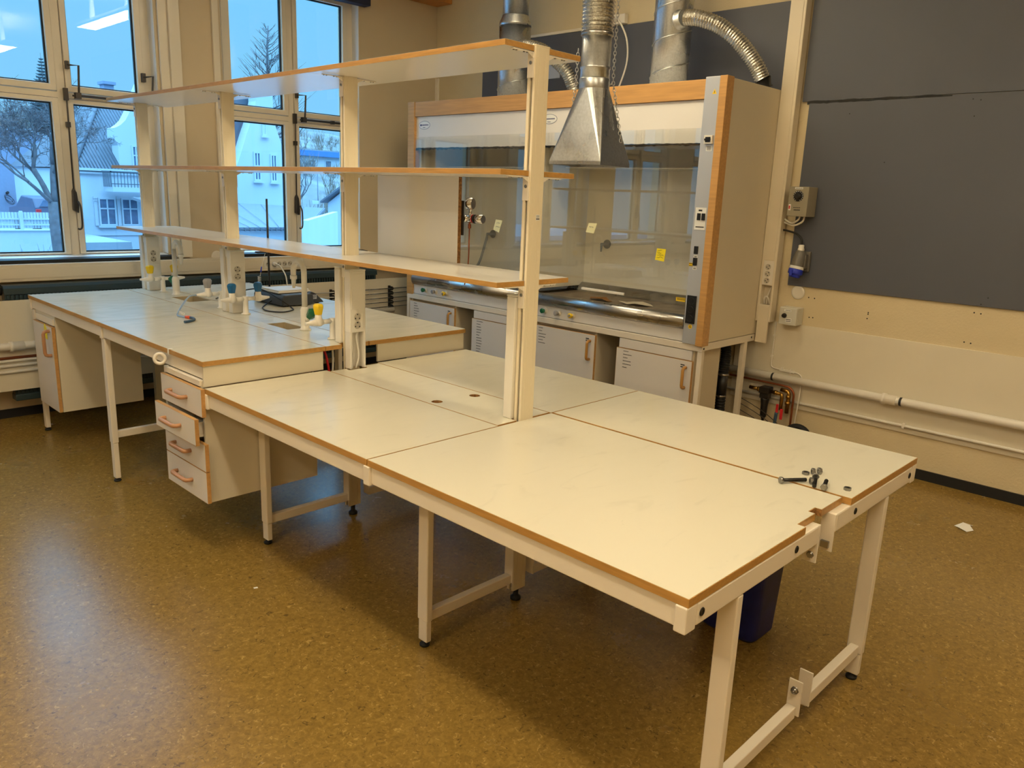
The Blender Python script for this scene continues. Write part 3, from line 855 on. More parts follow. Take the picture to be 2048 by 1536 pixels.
gas_tap(.735, 2.520, 'knob_yellow', 'white tap with yellow knob behind the second post at the bench step')

def gooseneck(x, y, d, label):
    """water tap whose spout points along d (+1 / -1 in Y)"""
    root = thing('gooseneck_tap', label, 'tap', (x, y, ZH), 'white gooseneck water taps')
    b = MB().lathe([(.030, 0), (.030, .005), (.023, .010), (.0225, .035), (.0235, .038), (.0235, .105), (.019, .118), (.0150, .122)], (x, y, ZH+.0005))
    new('base', b, M['plastic_white'], root)
    R = .052
    pts = [(x, y, ZH+.11), (x, y, ZH+.30)] + [tuple(p) for p in arc((x, y+d*R, ZH+.30), R, 180, 0, 12, (0, d, 0), (0, 0, 1))] + [(x, y+2*R*d, ZH+.27)]
    sp = new('spout', MB().tube(pts, .0145, 14), M['plastic_white'], root)
    new('nozzle', MB().lathe([(.0180, 0), (.0180, -.018), (.0125, -.021), (.0105, -.045), (.007, -.066)][::-1], (x, y+2*R*d, ZH+.275)), M['plastic_white'], sp)
    ax = Vector((.1, -d*.85, .75)).normalized()
    c = Vector((x, y-d*.010, ZH+.05))
    v = new('side_valve', MB().lathe([(.014, 0), (.013, .035)], c, ax), M['plastic_white'], root)
    knob(v, c+ax*.035, ax, 'knob_green', 1.65)
    return root
gooseneck(.757, 2.812, 1, 'near white gooseneck water tap with green knob beside the balance')
gooseneck(.760, 4.408, -1, 'far white gooseneck water tap with green knob by the window')

# clear tubing from the grey tap to the worktop
hs = thing('rubber_hose', 'clear tubing joined by an orange ring to a short blue hose on the worktop', 'hose', (.45, 3.5, ZH))
new('clear_tube', MB().tube(smooth_path([(.592, 3.720, ZH+.089), (.545, 3.715, ZH+.085), (.48, 3.66, ZH+.050), (.425, 3.60, ZH+.015), (.40, 3.545, ZH+.008), (.402, 3.495, ZH+.0075), (.415, 3.458, ZH+.0075)]), .0052, 10), M['tube_clear'], hs)
new('orange_ring', MB().cyl((.412, 3.470, ZH+.0085), (.423, 3.440, ZH+.0085), .0085), M['orange'], hs)
new('blue_hose', MB().tube(smooth_path([(.422, 3.445, ZH+.008), (.428, 3.412, ZH+.008), (.412, 3.366, ZH+.008), (.372, 3.328, ZH+.008), (.338, 3.318, ZH+.008)]), .0072, 12), M['hose_blue'], hs)
new('clip', MB().tube([(.432, 3.60, ZH+.022), (.452, 3.58, ZH+.010), (.440, 3.555, ZH+.006), (.425, 3.585, ZH+.018)], .0022, 6), M['plastic_white'], hs)

# ------------------------------------------------------------------ balance, stand
bl = thing('laboratory_balance', 'charcoal weighing balance with square pale pan on the high worktop', 'balance', (1.2, 3.74, ZH))
new('body', MB().prism([(1.055, .898), (1.275, .898), (1.275, .958), (1.255, .966), (1.075, .966), (1.055, .945)], 'y', 3.565, 3.925), M['charcoal'], bl, .008, seg=3)
new('display_housing', MB().prism([(1.262, .900), (1.372, .900), (1.365, .912), (1.310, .962), (1.285, .972), (1.262, .966)], 'y', 3.60, 3.89), M['charcoal'], bl, .005)
ds = new('maker_plate', MB().box(1.285, 1.318, 3.5978, 3.599, .925, .952), M['alu'], bl)
new('print', strokes(MB(), [(1.290, 1.312, .943, .946), (1.290, 1.313, .936, .9385), (1.290, 1.306, .930, .932)], 'y', 3.5978, .0006), M['ink'], ds)
new('pan_support', MB().lathe([(.05, 0), (.05, .012)], (1.18, 3.745, .964)), M['charcoal'], bl)
new('weighing_pan', MB().box(1.075, 1.290, 3.640, 3.852, .972, .986).box(1.068, 1.297, 3.633, 3.859, .968, .976), M['plastic_white'], bl, .003)
ft = MB()
for fx, fy in ((1.085, 3.60), (1.085, 3.89), (1.34, 3.63), (1.34, 3.86)): ft.cyl((fx, fy, ZH+.0005), (fx, fy, .8995), .012)
new('foot', ft, M['rubber'], bl)
new('power_cable', MB().tube(smooth_path([(1.058, 3.70, .92), (.99, 3.66, .90), (.93, 3.58, ZH+.005), (.90, 3.46, ZH+.005), (.95, 3.38, ZH+.005), (1.04, 3.42, ZH+.005), (1.08, 3.50, ZH+.005), (1.06, 3.57, .93), (1.02, 3.75, .985), (.96, 3.87, .97), (.90, 3.98, .93), (.885, 4.10, ZH+.005)]), .004, 8), M['plastic_dark'], bl)

rs = thing('stand_rod', 'tall dark retort stand rod beside the balance, rising past the lowest shelf', 'stand', (1.235, 4.045, ZH))
new('rod', MB().cyl((1.235, 4.045, ZH+.008), (1.235, 4.045, 1.535), .0068), M['hardware'], rs)
new('base_plate', MB().box(1.165, 1.305, 3.96, 4.13, ZH+.0005, ZH+.009), M['charcoal'], rs, .002)
new('clamp', MB().box(1.222, 1.248, 4.028, 4.062, 1.178, 1.206).tube([(1.14, 4.045, 1.192), (1.34, 4.045, 1.192)], .0045, 8).box(1.15, 1.21, 4.030, 4.060, 1.184, 1.190), M['plastic_dark'], rs, .001)
wr = thing('spring_balance', 'thin white wire with blue sleeve and spring hanging from the stand clamp', 'wire', (1.16, 4.02, 1.2))
new('wire', MB().tube([(1.206, 4.034, 1.186), (1.150, 3.985, 1.10), (1.122, 3.955, 1.045)], .0016, 6), M['plastic_white'], wr)
new('sleeve', MB().cyl((1.150, 3.985, 1.10), (1.134, 3.968, 1.068), .004), M['cee_blue'], wr)
sp = []
for i in range(61):
    t = i/60; sp.append((1.114+.010*math.cos(t*12*PI), 3.952+.010*math.sin(t*12*PI), 1.044-.060*t))
new('spring', MB().tube(sp, .0016, 5), M['plastic_white'], wr)

# ------------------------------------------------------------------ bolts and nuts lying on the worktop
def hex_bolt(p0, p1, label, m='dark_steel'):
    """bolt lying from its head p0 to its tip p1"""
    p0 = Vector(p0); p1 = Vector(p1); d = (p1-p0).normalized()
    root = thing('hex_bolt', label, 'bolt', tuple(p0), 'loose bolts on the worktop')
    h = MB().lathe([(.0105, 0), (.0112, .001), (.0112, .0085), (.010, .009)], p0, d, 6)
    new('bolt_head', h, M['zinc'], root)
    L = (p1-p0).length
    prof = [(.0058, .009), (.0058, L*.35)]
    n = 26
    for i in range(n):
        prof += [(.0062, L*.35+(L*.64)*(i+.5)/n), (.0054, L*.35+(L*.64)*(i+1)/n)]
    new('shank', MB().lathe(prof, p0, d, 12), M[m], root)
    return root
zb = ZL+.0118
hex_bolt((.853, .205, zb), (.935, .156, ZL+.008), 'longest loose bolt lying across the worktop gap, head to the left')
hex_bolt((.982, .146, zb), (.893, .112, ZL+.0085), 'loose bolt with its head by the standing nuts')
hex_bolt((.897, .084, zb), (.974, .108, ZL+.009), 'loose bolt with its head nearest the worktop end edge')
def hex_nut(c, axis, label):
    ax = Vector(axis).normalized()
    mb = MB(); q = ax.to_track_quat('Z', 'Y'); c = Vector(c)
    ro = [c + q @ Vector((math.cos(PI*i/3)*.0115, math.sin(PI*i/3)*.0115, 0)) for i in range(6)]
    outer = [(math.cos(PI*i/3)*.0115, math.sin(PI*i/3)*.0115) for i in range(6)]
    mb.prism(outer, 'z', -.0045, .0045, [circle(0, 0, .0066, 14)])
    mb.bm.transform(Matrix.Translation(c) @ q.to_matrix().to_4x4())
    return solo('hex_nut', mb, M['zinc'], label, 'nut', 'loose nuts on the worktop', bevel=.0006)
hex_nut((1.003, .188, ZL+.0048), (0, 0, 1), 'loose nut lying flat left of the two standing nuts')
hex_nut((1.022, .172, ZL+.0102), (.72, -.69, 0), 'left one of two loose nuts standing on edge together')
hex_nut((1.043, .160, ZL+.0102), (.80, -.6, 0), 'right one of two loose nuts standing on edge together')
hex_nut((.930, .138, ZL+.0102), (.65, -.75, 0), 'single loose nut standing on edge between the bolts')
hex_nut((.966, .038, ZL+.0048), (0, 0, 1), 'loose nut lying flat alone, nearest the worktop end edge')

# blue bin, scraps of paper
bn = thing('waste_bin', 'scuffed blue plastic bin on the floor under the near end of the bench', 'bin', (1.24, .49, 0))
def rrect(x0, x1, y0, y1, r, n=5):
    out = []
    for cx, cy, a in ((x1-r, y1-r, 0), (x0+r, y1-r, 90), (x0+r, y0+r, 180), (x1-r, y0+r, 270)):
        for i in range(n+1):
            t = math.radians(a+90*i/n); out.append((cx+r*math.cos(t), cy+r*math.sin(t)))
    return out
mb = MB()
def ring(x0, x1, y0, y1, r, z):
    return [mb.bm.verts.new((a, b, z)) for a, b in rrect(x0, x1, y0, y1, r)]
rings = [ring(1.165, 1.315, .375, .585, .03, .002), ring(1.150, 1.330, .360, .600, .035, .02), ring(1.125, 1.350, .340, .650, .04, .48), ring(1.115, 1.360, .330, .660, .045, .482), ring(1.115, 1.360, .330, .660, .045, .50),
         ring(1.129, 1.346, .344, .646, .038, .50), ring(1.156, 1.322, .368, .594, .03, .03)]
for a, b in zip(rings, rings[1:]):
    for i in range(len(a)):
        f = mb.bm.faces.new((a[i], a[(i+1) % len(a)], b[(i+1) % len(b)], b[i])); f.smooth = True
mb.bm.faces.new(rings[0][::-1]); mb.bm.faces.new(rings[-1])
new('bin_body', mb, M['bin_blue'], bn)
mb = MB()
random.seed(4)
mb.poly([(3.01, .12, .004), (3.06, .10, .003), (3.10, .13, .012), (3.13, .12, .003), (3.12, .17, .010), (3.08, .16, .022), (3.05, .19, .004), (3.02, .16, .012)])
pp = solo('paper_scrap', mb, M['paper'], 'torn crumpled white paper scrap on the floor by the right wall', 'paper', 'paper scraps on the floor')
s_ = pp.modifiers.new('thickness', 'SOLIDIFY'); s_.thickness = .0015
solo('paper_scrap', MB().prism([(-.005, 1.99), (.010, 1.985), (.012, 1.995), (-.003, 2.0)], 'z', .0004, .0016), M['paper'], 'tiny white scrap on the open floor left of the bench', 'paper', 'paper scraps on the floor')

# ------------------------------------------------------------------ fume hood
HX = 2.955                                    # front plane
HY0, HY1 = 1.735, 4.745
fh = thing('fume_hood', 'double white fume hood with beech trim and glass sashes along the right wall', 'fume hood', (3.3, 3.24, 0))
H = lambda n, mb, m, par=fh, bev=0.0, **k: new(n, mb, M[m], par, bev, **k)
# right end: laminate side with beech front post and aluminium service column
H('side_panel', MB().box(HX+.058, 3.685, HY0, HY0+.022, .752, 2.345), 'hood_side', bev=.001)
H('side_panel', MB().box(HX+.058, 3.685, HY1-.022, HY1, .752, 2.345), 'hood_side', bev=.001)
H('front_post', MB().box(HX-.024, HX+.057, HY0-.004, HY0+.046, .732, 2.352), 'beech_long', bev=.003)
H('front_post', MB().box(HX-.004, HX+.057, HY1-.085, HY1+.002, .732, 2.345), 'beech_long', bev=.003)
colA = H('service_column', MB().box(HX-.010, HX+.055, HY0+.0465, HY0+.150, .735, 2.352), 'alu', bev=.003)
colB = H('service_column', MB().box(HX-.006, HX+.055, 3.258, 3.352, .735, 2.225), 'alu', bev=.003)
H('top_beam', MB().box(HX+.002, HX+.045, HY0+.151, HY1-.086, 2.228, 2.342), 'beech_long', bev=.003)
H('roof_panel', MB().box(HX+.058, 3.685, HY0+.0225, HY1-.0225, 2.315, 2.335), 'hood_white')
# fascias above the sashes with ragged rubber seal
random.seed(7)
for ya, yb in ((HY0+.152, 3.257), (3.353, HY1-.087)):
    fs = H('fascia', MB().box(HX+.020, HX+.032, ya, yb, 1.975, 2.226), 'hood_white')
    mb = MB(); n = 70
    pts = [(ya+(yb-ya)*i/n, 1.974+random.uniform(0, .004)) for i in range(n+1)] + [(ya+(yb-ya)*(n-i)/n, 1.966-random.uniform(0, .009)) for i in range(n+1)]
    mb.prism(pts, 'x', HX+.014, HX+.021)
    new('rubber_seal', mb, M['rubber'], fs)
    yo = yb-.105
    ov = new('maker_badge', MB().prism([(yo+.07*math.cos(2*PI*i/28), 2.158+.031*math.sin(2*PI*i/28)) for i in range(28)], 'x', HX+.0188, HX+.0200), M['sticker'], fs)
    new('rim', MB().prism([(yo+.0725*math.cos(2*PI*i/28), 2.158+.0335*math.sin(2*PI*i/28)) for i in range(28)], 'x', HX+.0192, HX+.0200), M['ink_blue'], ov)
    pb = MB().prism(circle(yo+.045, 2.159, .0085, 14), 'x', HX+.0180, HX+.0188)
    for j in range(11): pb.box(HX+.0180, HX+.0188, yo+.033-j*.0078, yo+.0275-j*.0078, 2.1555, 2.163)
    pb.box(HX+.0180, HX+.0188, yo-.012, yo+.018, 2.137, 2.1405)
    new('print', pb, M['ink_blue'], ov)
    # inner lining of the cabinet
    H('lining', MB().box(3.60, 3.612, ya-.02, yb+.02, .93, 2.16), 'hood_inner')
    H('lining', MB().box(HX+.060, 3.599, yb+.004, yb+.014, .93, 2.16), 'hood_inner')
    H('lining', MB().box(HX+.060, 3.599, ya-.014, ya-.004, .93, 2.16), 'hood_inner')
    H('lining', MB().box(HX+.060, 3.599, ya-.003, yb+.003, 2.15, 2.16), 'hood_inner')
    H('baffle', MB().box(3.30, 3.592, ya, yb, 1.836, 1.842), 'hood_inner')
    # sash
    sa = H('sash', MB().box(HX+.003, HX+.009, ya+.004, yb-.004, .985, 2.062), 'sash_glass')
    yc = 2.56 if ya < 3 else 4.05
    new('sash_handle', MB().box(HX-.012, HX+.002, yc-.185, yc+.185, .985, 1.002), M['plastic_white'], sa, .002)
    new('sash_edge', MB().box(HX+.0015, HX+.0105, ya+.0005, ya+.0035, .985, 2.062), M['hose_grey'], sa)
    if ya < 3:
        sk = new('warning_sticker', MB().box(HX+.0018, HX+.0027, 1.885+.012, 1.965, .997, 1.022), M['warn_yellow'], sa)
        new('print', strokes(MB(), [(1.899+i*.0085, 1.904+i*.0085, 1.006, 1.013) for i in range(7)] + [(1.899, 1.960, 1.016, 1.0185)], 'x', HX+.0018, .0006), M['ink'], sk)
    # worktop with rounded steel front edge and stained tray
    H('tray', MB().box(HX+.06, 3.598, ya, yb, .880, .892), 'steel_dirty')
    nose = []
    for i in range(26):
        a = math.radians(80+ i*8)
        nose.append((HX+.012+.052*math.cos(a)*.75, .868+.046*math.sin(a)))
    prof = [(HX+.075, .893), (HX+.075, .906)] + nose + [(HX+.010, .822), (HX+.014, .835), (HX+.02, .86), (HX+.03, .88)]
    nb = MB().prism(prof, 'y', ya+.002, yb-.002)
    H('rounded_front_edge', nb, 'steel', bev=0, smooth=True)
    H('rear_ledge', MB().prism([(3.50, .892), (3.599, .892), (3.599, .955), (3.575, .955), (3.51, .90)], 'y', ya, yb), 'steel')
    # services inside: outlet spout and grey hose
    yo = 3.04 if ya < 3 else 4.33
    so = H('inner_outlet', MB().lathe([(.035, 0), (.035, -.006), (.012, -.008), (.012, -.075)][::-1], (3.599, yo, 1.272), (1, 0, 0)).tube([(3.535, yo, 1.272), (3.525, yo, 1.262), (3.525, yo, 1.215)], [.011, .010, .006], 10), 'hose_grey')
    if ya > 3:
        new('hose', MB().tube(smooth_path([(3.525, yo, 1.25), (3.50, yo+.01, 1.15), (3.47, yo+.03, 1.03), (3.42, yo+.06, .93), (3.36, yo+.10, .903)]), .011, 10), M['hose_grey'], so)
    # front panel with three valve knobs
    H('front_panel', MB().box(HX+.005, HX+.020, ya-.02 if ya > 3 else ya, yb+.02 if ya < 3 else yb+.02, .742, .842), 'hood_white', bev=.002)
    for yk, mk in ((yb-.165, 'knob_green'), (yb-.300, 'knob_grey'), (yb-.438, 'knob_yellow')):
        v = H('valve', MB().lathe([(.024, 0), (.024, .003), (.019, .005), (.012, .006), (.012, .014)], (HX+.005, yk, .788), (-1, 0, 0)), 'plastic_white')
        k = new('knob', MB().lathe([(.0125, .013), (.014, .015), (.020, .034), (.020, .040), (.015, .045)], (HX+.005, yk, .788), (-1, 0, 0), 7), M[mk], v, .001)
        if mk == 'knob_yellow':
            new('knob_cap', MB().lathe([(.010, .045), (.008, .049)], (HX+.005, yk, .788), (-1, 0, 0), 7), M['knob_grey'], k)
# stained splinters of lining paper lying in the tray are part of the tray's mess
H('front_joint', MB().box(HX+.0, HX+.019, 3.255, 3.355, .742, .735+.02), 'hood_white')
# underframe
H('frame_rail', MB().box(HX-.002, HX+.030, HY0+.001, HY1, .694, .738), 'metal_white', bev=.003)
H('frame_rail', MB().box(HX+.031, 3.640, HY0+.001, HY0+.031, .700, .748), 'metal_white', bev=.003)
H('frame_rail', MB().box(HX+.031, 3.640, HY1-.030, HY1, .700, .748), 'metal_white', bev=.003)
for (xa, xb, ya, yb) in ((HX-.002, HX+.030, HY0+.001, HY0+.036), (3.505, 3.545, HY0-.000, HY0+.034), (HX-.002, HX+.030, HY1-.036, HY1), (3.505, 3.545, HY1-.036, HY1)):
    lg = H('leg', MB().box(xa, xb, ya, yb, .02, .6935 if xa < 3 else .6995), 'metal_white', bev=.003)
    new('foot', MB().cyl(((xa+xb)/2, (ya+yb)/2, 0), ((xa+xb)/2, (ya+yb)/2, .0195), .015), M['rubber'], lg)
H('bolt', MB().cyl((HX+.014, HY0+.001, .716), (HX+.014, HY0-.0008, .716), .007).cyl((3.592, HY0+.001, .728), (3.592, HY0-.0008, .728), .007), 'dark_steel')
# column fittings
def col_part(name, y0, y1, z0, z1, m, th=.004, par=colA, x=HX-.010):
    return new(name, MB().box(x-th, x, y0, y1, z0, z1), M[m], par, .0015 if th > .002 else 0)
ws = new('warning_sticker', MB().prism([(1.803, 2.252), (1.832, 2.252), (1.8175, 2.280)], 'x', HX-.0112, HX-.010), M['warn_yellow'], colA)
new('print', MB().prism([(1.8155, 2.257), (1.8195, 2.257), (1.8185, 2.271), (1.8150, 2.268)], 'x', HX-.0118, HX-.0112), M['ink'], ws)
br_ = col_part('circuit_breaker', 1.795, 1.850, 1.966, 2.016, 'plastic_white', .018)
new('toggle', MB().box(HX-.038, HX-.028, 1.803, 1.842, 1.985, 1.996).box(HX-.030, HX-.028, 1.805, 1.840, 1.976, 2.006), M['plastic_dark'], br_)
st1 = col_part('switch_label', 1.800, 1.840, 1.925, 1.955, 'sticker', .001)
new('print', strokes(MB(), [(1.806, 1.834, 1.931+i*.006, 1.9335+i*.006) for i in range(4)], 'x', HX-.011, .0006), M['ink'], st1)
pl_ = col_part('switch_plate', 1.796, 1.872, 1.455, 1.590, 'sticker', .0015)
for ys in (1.812, 1.844):
    k = new('rocker_switch', MB().box(HX-.0175, HX-.0115, ys-.012, ys+.012, 1.514, 1.556), M['plastic_dark'], pl_, .0015)
new('print', strokes(MB(), [(1.804, 1.862, 1.470, 1.476), (1.825, 1.850, 1.568, 1.578)], 'x', HX-.0115, .0006), M['ink'], pl_)
for zc in (1.331, 1.259):
    r_ = col_part('rocker_switch', 1.828, 1.856, zc-.024, zc+.024, 'plastic_dark', .007)
    sl_ = col_part('switch_label', 1.828, 1.856, zc-.050, zc-.030, 'sticker', .001)
    new('print', strokes(MB(), [(1.833, 1.851, zc-.041, zc-.038), (1.833, 1.850, zc-.046, zc-.0435)], 'x', HX-.011, .0006), M['ink'], sl_)
so_ = col_part('socket_strip', 1.806, 1.872, .868, 1.046, 'plastic_dark', .008)
for zc in (.900, .956, 1.012):
    new('socket', MB().lathe([(.022, 0), (.022, .002), (.0195, .0025), (.0185, .0006)], (HX-.018, 1.839, zc), (-1, 0, 0), 20), M['plastic_dark'], so_)
wt = new('warning_sticker', MB().prism(circle(1.835, .848, .014, 18), 'x', HX-.0112, HX-.010), M['warn_yellow'], colA)
new('print', MB().prism([(1.826, .841), (1.844, .841), (1.835, .857)], 'x', HX-.0118, HX-.0112, [[(1.8305, .844), (1.8395, .844), (1.835, .852)]]), M['ink'], wt)
ty = col_part('warning_sticker', 1.858, 1.885, 1.228, 1.250, 'warn_yellow', .001)
new('print', strokes(MB(), [(1.860, 1.884, 1.243, 1.247), (1.860, 1.884, 1.231, 1.234)], 'x', HX-.011, .0006), M['ink'], ty)
kb = new('rocker_switch', MB().box(HX-.013, HX-.006, 3.275, 3.300, .895, .935), M['plastic_dark'], colB, .0015)

# sticky notes on the sashes
def note(pts, m, label, hand):
    o = solo('sticky_note', MB().prism(pts, 'x', HX+.0014, HX+.0026), M[m], label, 'note', 'sticky notes')
    mb = MB()
    random.seed(len(label))
    for (y, z, n, w) in hand:
        p = []
        for i in range(n): p.append((HX+.0010, y-w*i/(n-1), z+random.uniform(-.0045, .0045)))
        mb.tube(smooth_path(p, 3), .0008, 4)
    new('handwriting', mb, M['ink'], o)
note([(3.672, 1.352), (3.610, 1.332), (3.575, 1.425), (3.648, 1.430)], 'note_pale', 'pale sticky note on the left sash beside the gas regulator', [(3.64, 1.405, 7, .04), (3.645, 1.375, 9, .045)])
note([(2.745, 1.388), (2.672, 1.382), (2.648, 1.452), (2.722, 1.452)], 'note_pale', 'pale sticky note on the right sash near the tall shelf post', [(2.715, 1.425, 9, .035)])
note([(2.150, 1.245), (2.080, 1.238), (2.072, 1.318), (2.140, 1.320)], 'note_yellow', 'bright yellow sticky note on the right sash near the switch column', [(2.132, 1.308, 9, .03), (2.135, 1.292, 7, .03), (2.138, 1.276, 12, .05), (2.138, 1.262, 12, .05)])

# things lying in the hood
random.seed(11)
for i, (cx_, cy_, lb) in enumerate(((3.18, 2.75, 'torn brown paper flake lying in the fume hood tray, right half'), (3.22, 2.45, 'torn pale paper flake lying in the fume hood tray, right half'))):
    mb = MB(); n = 9
    mb.poly([(cx_+.09*math.cos(2*PI*k/n)*random.uniform(.5, 1.1), cy_+.13*math.sin(2*PI*k/n)*random.uniform(.5, 1.1), .8945+random.uniform(0, .018)) for k in range(n)])
    bmesh.ops.triangulate(mb.bm, faces=mb.bm.faces[:])
    o = solo('paper_flake', mb, M['cab_inside'] if i else M['chip'], lb, 'paper')
    m_ = o.modifiers.new('thickness', 'SOLIDIFY'); m_.thickness = .001

# ------------------------------------------------------------------ cabinets under the hood
def cabinet(y0, y1, ztop, strip, label, lines, seed):
    c = thing('base_cabinet', label, 'cabinet', (3.15, (y0+y1)/2, .1), 'white cabinets under the fume hood')
    b = MB().box(HX+.012, 3.29, y0, y0+.018, .10, .690).box(HX+.012, 3.29, y1-.018, y1, .10, .690).box(HX+.012, 3.29, y0+.018, y1-.018, .10, .118).box(3.28, 3.29, y0+.018, y1-.018, .118, .69).box(HX+.03, 3.28, y0+.018, y1-.018, .672, .690)
    new('carcass', b, M['cab_inside'], c, .0008)
    pl = MB().box(HX+.07, 3.27, y0+.01, y1-.01, .0, .0995)
    new('plinth', pl, M['plastic_dark'], c)
    if strip:
        new('top_strip', MB().box(HX-.004, HX+.010, y0+.012, y1-.012, ztop+.004, .690), M['cab_door'], c, .0008)
    d = new('door', MB().box(HX-.0088, HX+.010, y0+.0035, y1+.0025, .1115, ztop-.0015), M['cab_door'], c)
    new('edge_band', MB().prism([(y0+.002, .110), (y1+.004, .110), (y1+.004, ztop), (y0+.002, ztop)], 'x', HX-.0086, HX+.0105, [[(y0+.0036, .1116), (y1+.0024, .1116), (y1+.0024, ztop-.0016), (y0+.0036, ztop-.0016)]]), M['beech_long'], d)
    bow_handle(d, (HX-.009, y0+.045, ztop-.045), (HX-.009, y0+.045, ztop-.178), (-1, 0, 0), .0105, 'handle_tan', rise=.034)
    random.seed(seed)
    pr = MB()
    for i in range(lines):
        w = random.uniform(.035, .075); z = ztop-.018-i*.0225; y = y1-.055
        while w > 0:
            s = min(w, random.uniform(.008, .018)); pr.box(HX-.0096, HX-.0088, y-s+.002, y, z-.0018, z+.0022); y -= s; w -= s
    for j in range(2): pr.box(HX-.0096, HX-.0088, y0+.055, y0+.085, ztop-.035-j*.014, ztop-.028-j*.014)
    new('print', pr, M['ink'], d)
    return c
cabinet(4.095, 4.690, .676, False, 'white hood cabinet with beech edged door nearest the window', 9, 1)
cabinet(3.280, 3.875, .626, True, 'white hood cabinet half hidden behind the nearest shelf post', 12, 2)
cabinet(2.592, 3.190, .674, False, 'white hood cabinet in the middle right of the tall shelf post', 6, 3)
cabinet(1.795, 2.395, .624, True, 'white hood cabinet at the right end of the fume hood', 6, 4)

# ------------------------------------------------------------------ ventilation
def spiral_duct(x, y, r, z0, z1, label, pitch=.20):
    root = thing('ventilation_duct', label, 'duct', (x, y, z0), 'galvanised ducts above the fume hood')
    prof = [(r, z0)]
    new('pipe', MB().cyl((x, y, z0), (x, y, z1), r, seg=40, caps=True), M['galv'], root)
    n = int((z1-z0)/pitch*28); pts = []
    for i in range(n+1):
        a = 2*PI*i/28; pts.append((x+(r+.0008)*math.cos(a), y+(r+.0008)*math.sin(a), min(z1-.003, z0+.02+pitch*i/28)))
    new('spiral_seam', MB().tube(pts, .0045, 6), M['galv'], root)
    return root
dr_ = spiral_duct(3.33, 2.41, .125, 2.336, 3.62, 'wide galvanised spiral duct on the right part of the hood roof')
new('branch_collar', MB().lathe([(.064, 0), (.064, .004), (.056, .006), (.055, .05)], (3.25, 2.303, 2.765), (-.35, -1, .1), 24), M['galv'], dr_)
dl_ = thing('ventilation_duct', 'galvanised duct with tapered reducer on the left part of the hood roof', 'duct', (3.33, 3.88, 2.336), 'galvanised ducts above the fume hood')
new('pipe', MB().cyl((3.33, 3.88, 2.336), (3.33, 3.88, 2.905), .125, seg=40), M['galv'], dl_)
new('reducer', MB().lathe([(.128, 0), (.128, .02), (.104, .075), (.104, .08)], (3.33, 3.88, 2.905), (0, 0, 1), 40), M['galv'], dl_)
new('upper_pipe', MB().lathe([(.103, 0), (.103, .13), (.106, .132), (.106, .148), (.103, .15), (.103, .635)], (3.33, 3.88, 2.985), (0, 0, 1), 40), M['galv'], dl_)
pts = []
for i in range(60):
    a = 2*PI*i/28; pts.append((3.33+.126*math.cos(a), 3.88+.126*math.sin(a), 2.36+.20*i/28))
new('spiral_seam', MB().tube(pts, .0045, 6), M['galv'], dl_)

def flex_duct(path, r, label, group, ridge=.017):
    """corrugated foil hose along a path"""
    P = smooth_path(path, 24)
    # resample evenly
    L = [0]
    for a, b in zip(P, P[1:]): L.append(L[-1]+(b-a).length)
    n = int(L[-1]/ridge*2); Q = []; j = 0
    for i in range(n+1):
        s = L[-1]*i/n
        while j < len(L)-2 and L[j+1] < s: j += 1
        t = (s-L[j])/max(1e-6, L[j+1]-L[j]); Q.append(P[j].lerp(P[j+1], min(1, t)))
    random.seed(3)
    rr = [r*(1.0 if i % 2 else .88)*random.uniform(.975, 1.02) for i in range(len(Q))]
    return MB().tube(Q, rr, 22, smooth=False)
fo = thing('flexible_duct', 'corrugated foil hose curving from the right duct down to the hood roof', 'duct', (3.4, 2.1, 2.4), 'foil hoses on the hood roof')
new('hose', flex_duct([(3.232, 2.252, 2.770), (3.24, 2.15, 2.755), (3.29, 2.02, 2.70), (3.36, 1.91, 2.60), (3.42, 1.825, 2.48), (3.45, 1.785, 2.395)], .052, '', ''), M['foil'], fo)
new('spigot', MB().lathe([(.060, 0), (.060, .004), (.050, .005), (.050, .06)], (3.478, 1.79, 2.352), (-.35, 0, 1), 24), M['plastic_dark'], fo)
fo2 = thing('flexible_duct', 'corrugated foil hose behind the hanging cone, from the left duct to the hood roof', 'duct', (3.4, 3.6, 2.4), 'foil hoses on the hood roof')
new('hose', flex_duct([(3.27, 3.77, 2.735), (3.24, 3.66, 2.73), (3.27, 3.50, 2.68), (3.36, 3.37, 2.56), (3.42, 3.33, 2.44), (3.43, 3.33, 2.39)], .052, '', ''), M['foil'], fo2)
new('spigot', MB().lathe([(.060, 0), (.060, .004), (.050, .005), (.050, .06)], (3.43, 3.33, 2.336), (0, 0, 1), 24), M['plastic_dark'], fo2)

# hanging extraction cone above the aisle side of the bench
KX, KY = 1.640, 1.680
cn = thing('extraction_cone', 'galvanised extraction cone hanging on a foil hose and chains before the hood', 'extractor', (KX, KY, 1.77))
mb = MB(); nseg = 32
hw, zb_, zt_ = .140, 1.772, 2.126
rt = .069
ang = math.radians(8)
def kp(x, y, z): return mb.bm.verts.new((KX+x*math.cos(ang)-y*math.sin(ang), KY+x*math.sin(ang)+y*math.cos(ang), z))
cor = [(hw, hw), (-hw, hw), (-hw, -hw), (hw, -hw)]
cb = [kp(x, y, zb_+.016) for x, y in cor]; cl = [kp(x, y, zb_) for x, y in cor]
ct = [kp(rt*math.cos(2*PI*i/nseg), rt*math.sin(2*PI*i/nseg), zt_) for i in range(nseg)]
for q in range(4):
    # a cone quarter from each corner, a flat triangle along each side
    for k in range(8):
        f = mb.bm.faces.new((cb[q], ct[(q*8+k+1) % nseg], ct[(q*8+k) % nseg])); f.smooth = False
    mb.bm.faces.new((cb[q], cb[(q+1) % 4], ct[((q+1)*8) % nseg]))
    mb.bm.faces.new((cl[q], cl[(q+1) % 4], cb[(q+1) % 4], cb[q]))
bmesh.ops.recalc_face_normals(mb.bm, faces=mb.bm.faces[:])
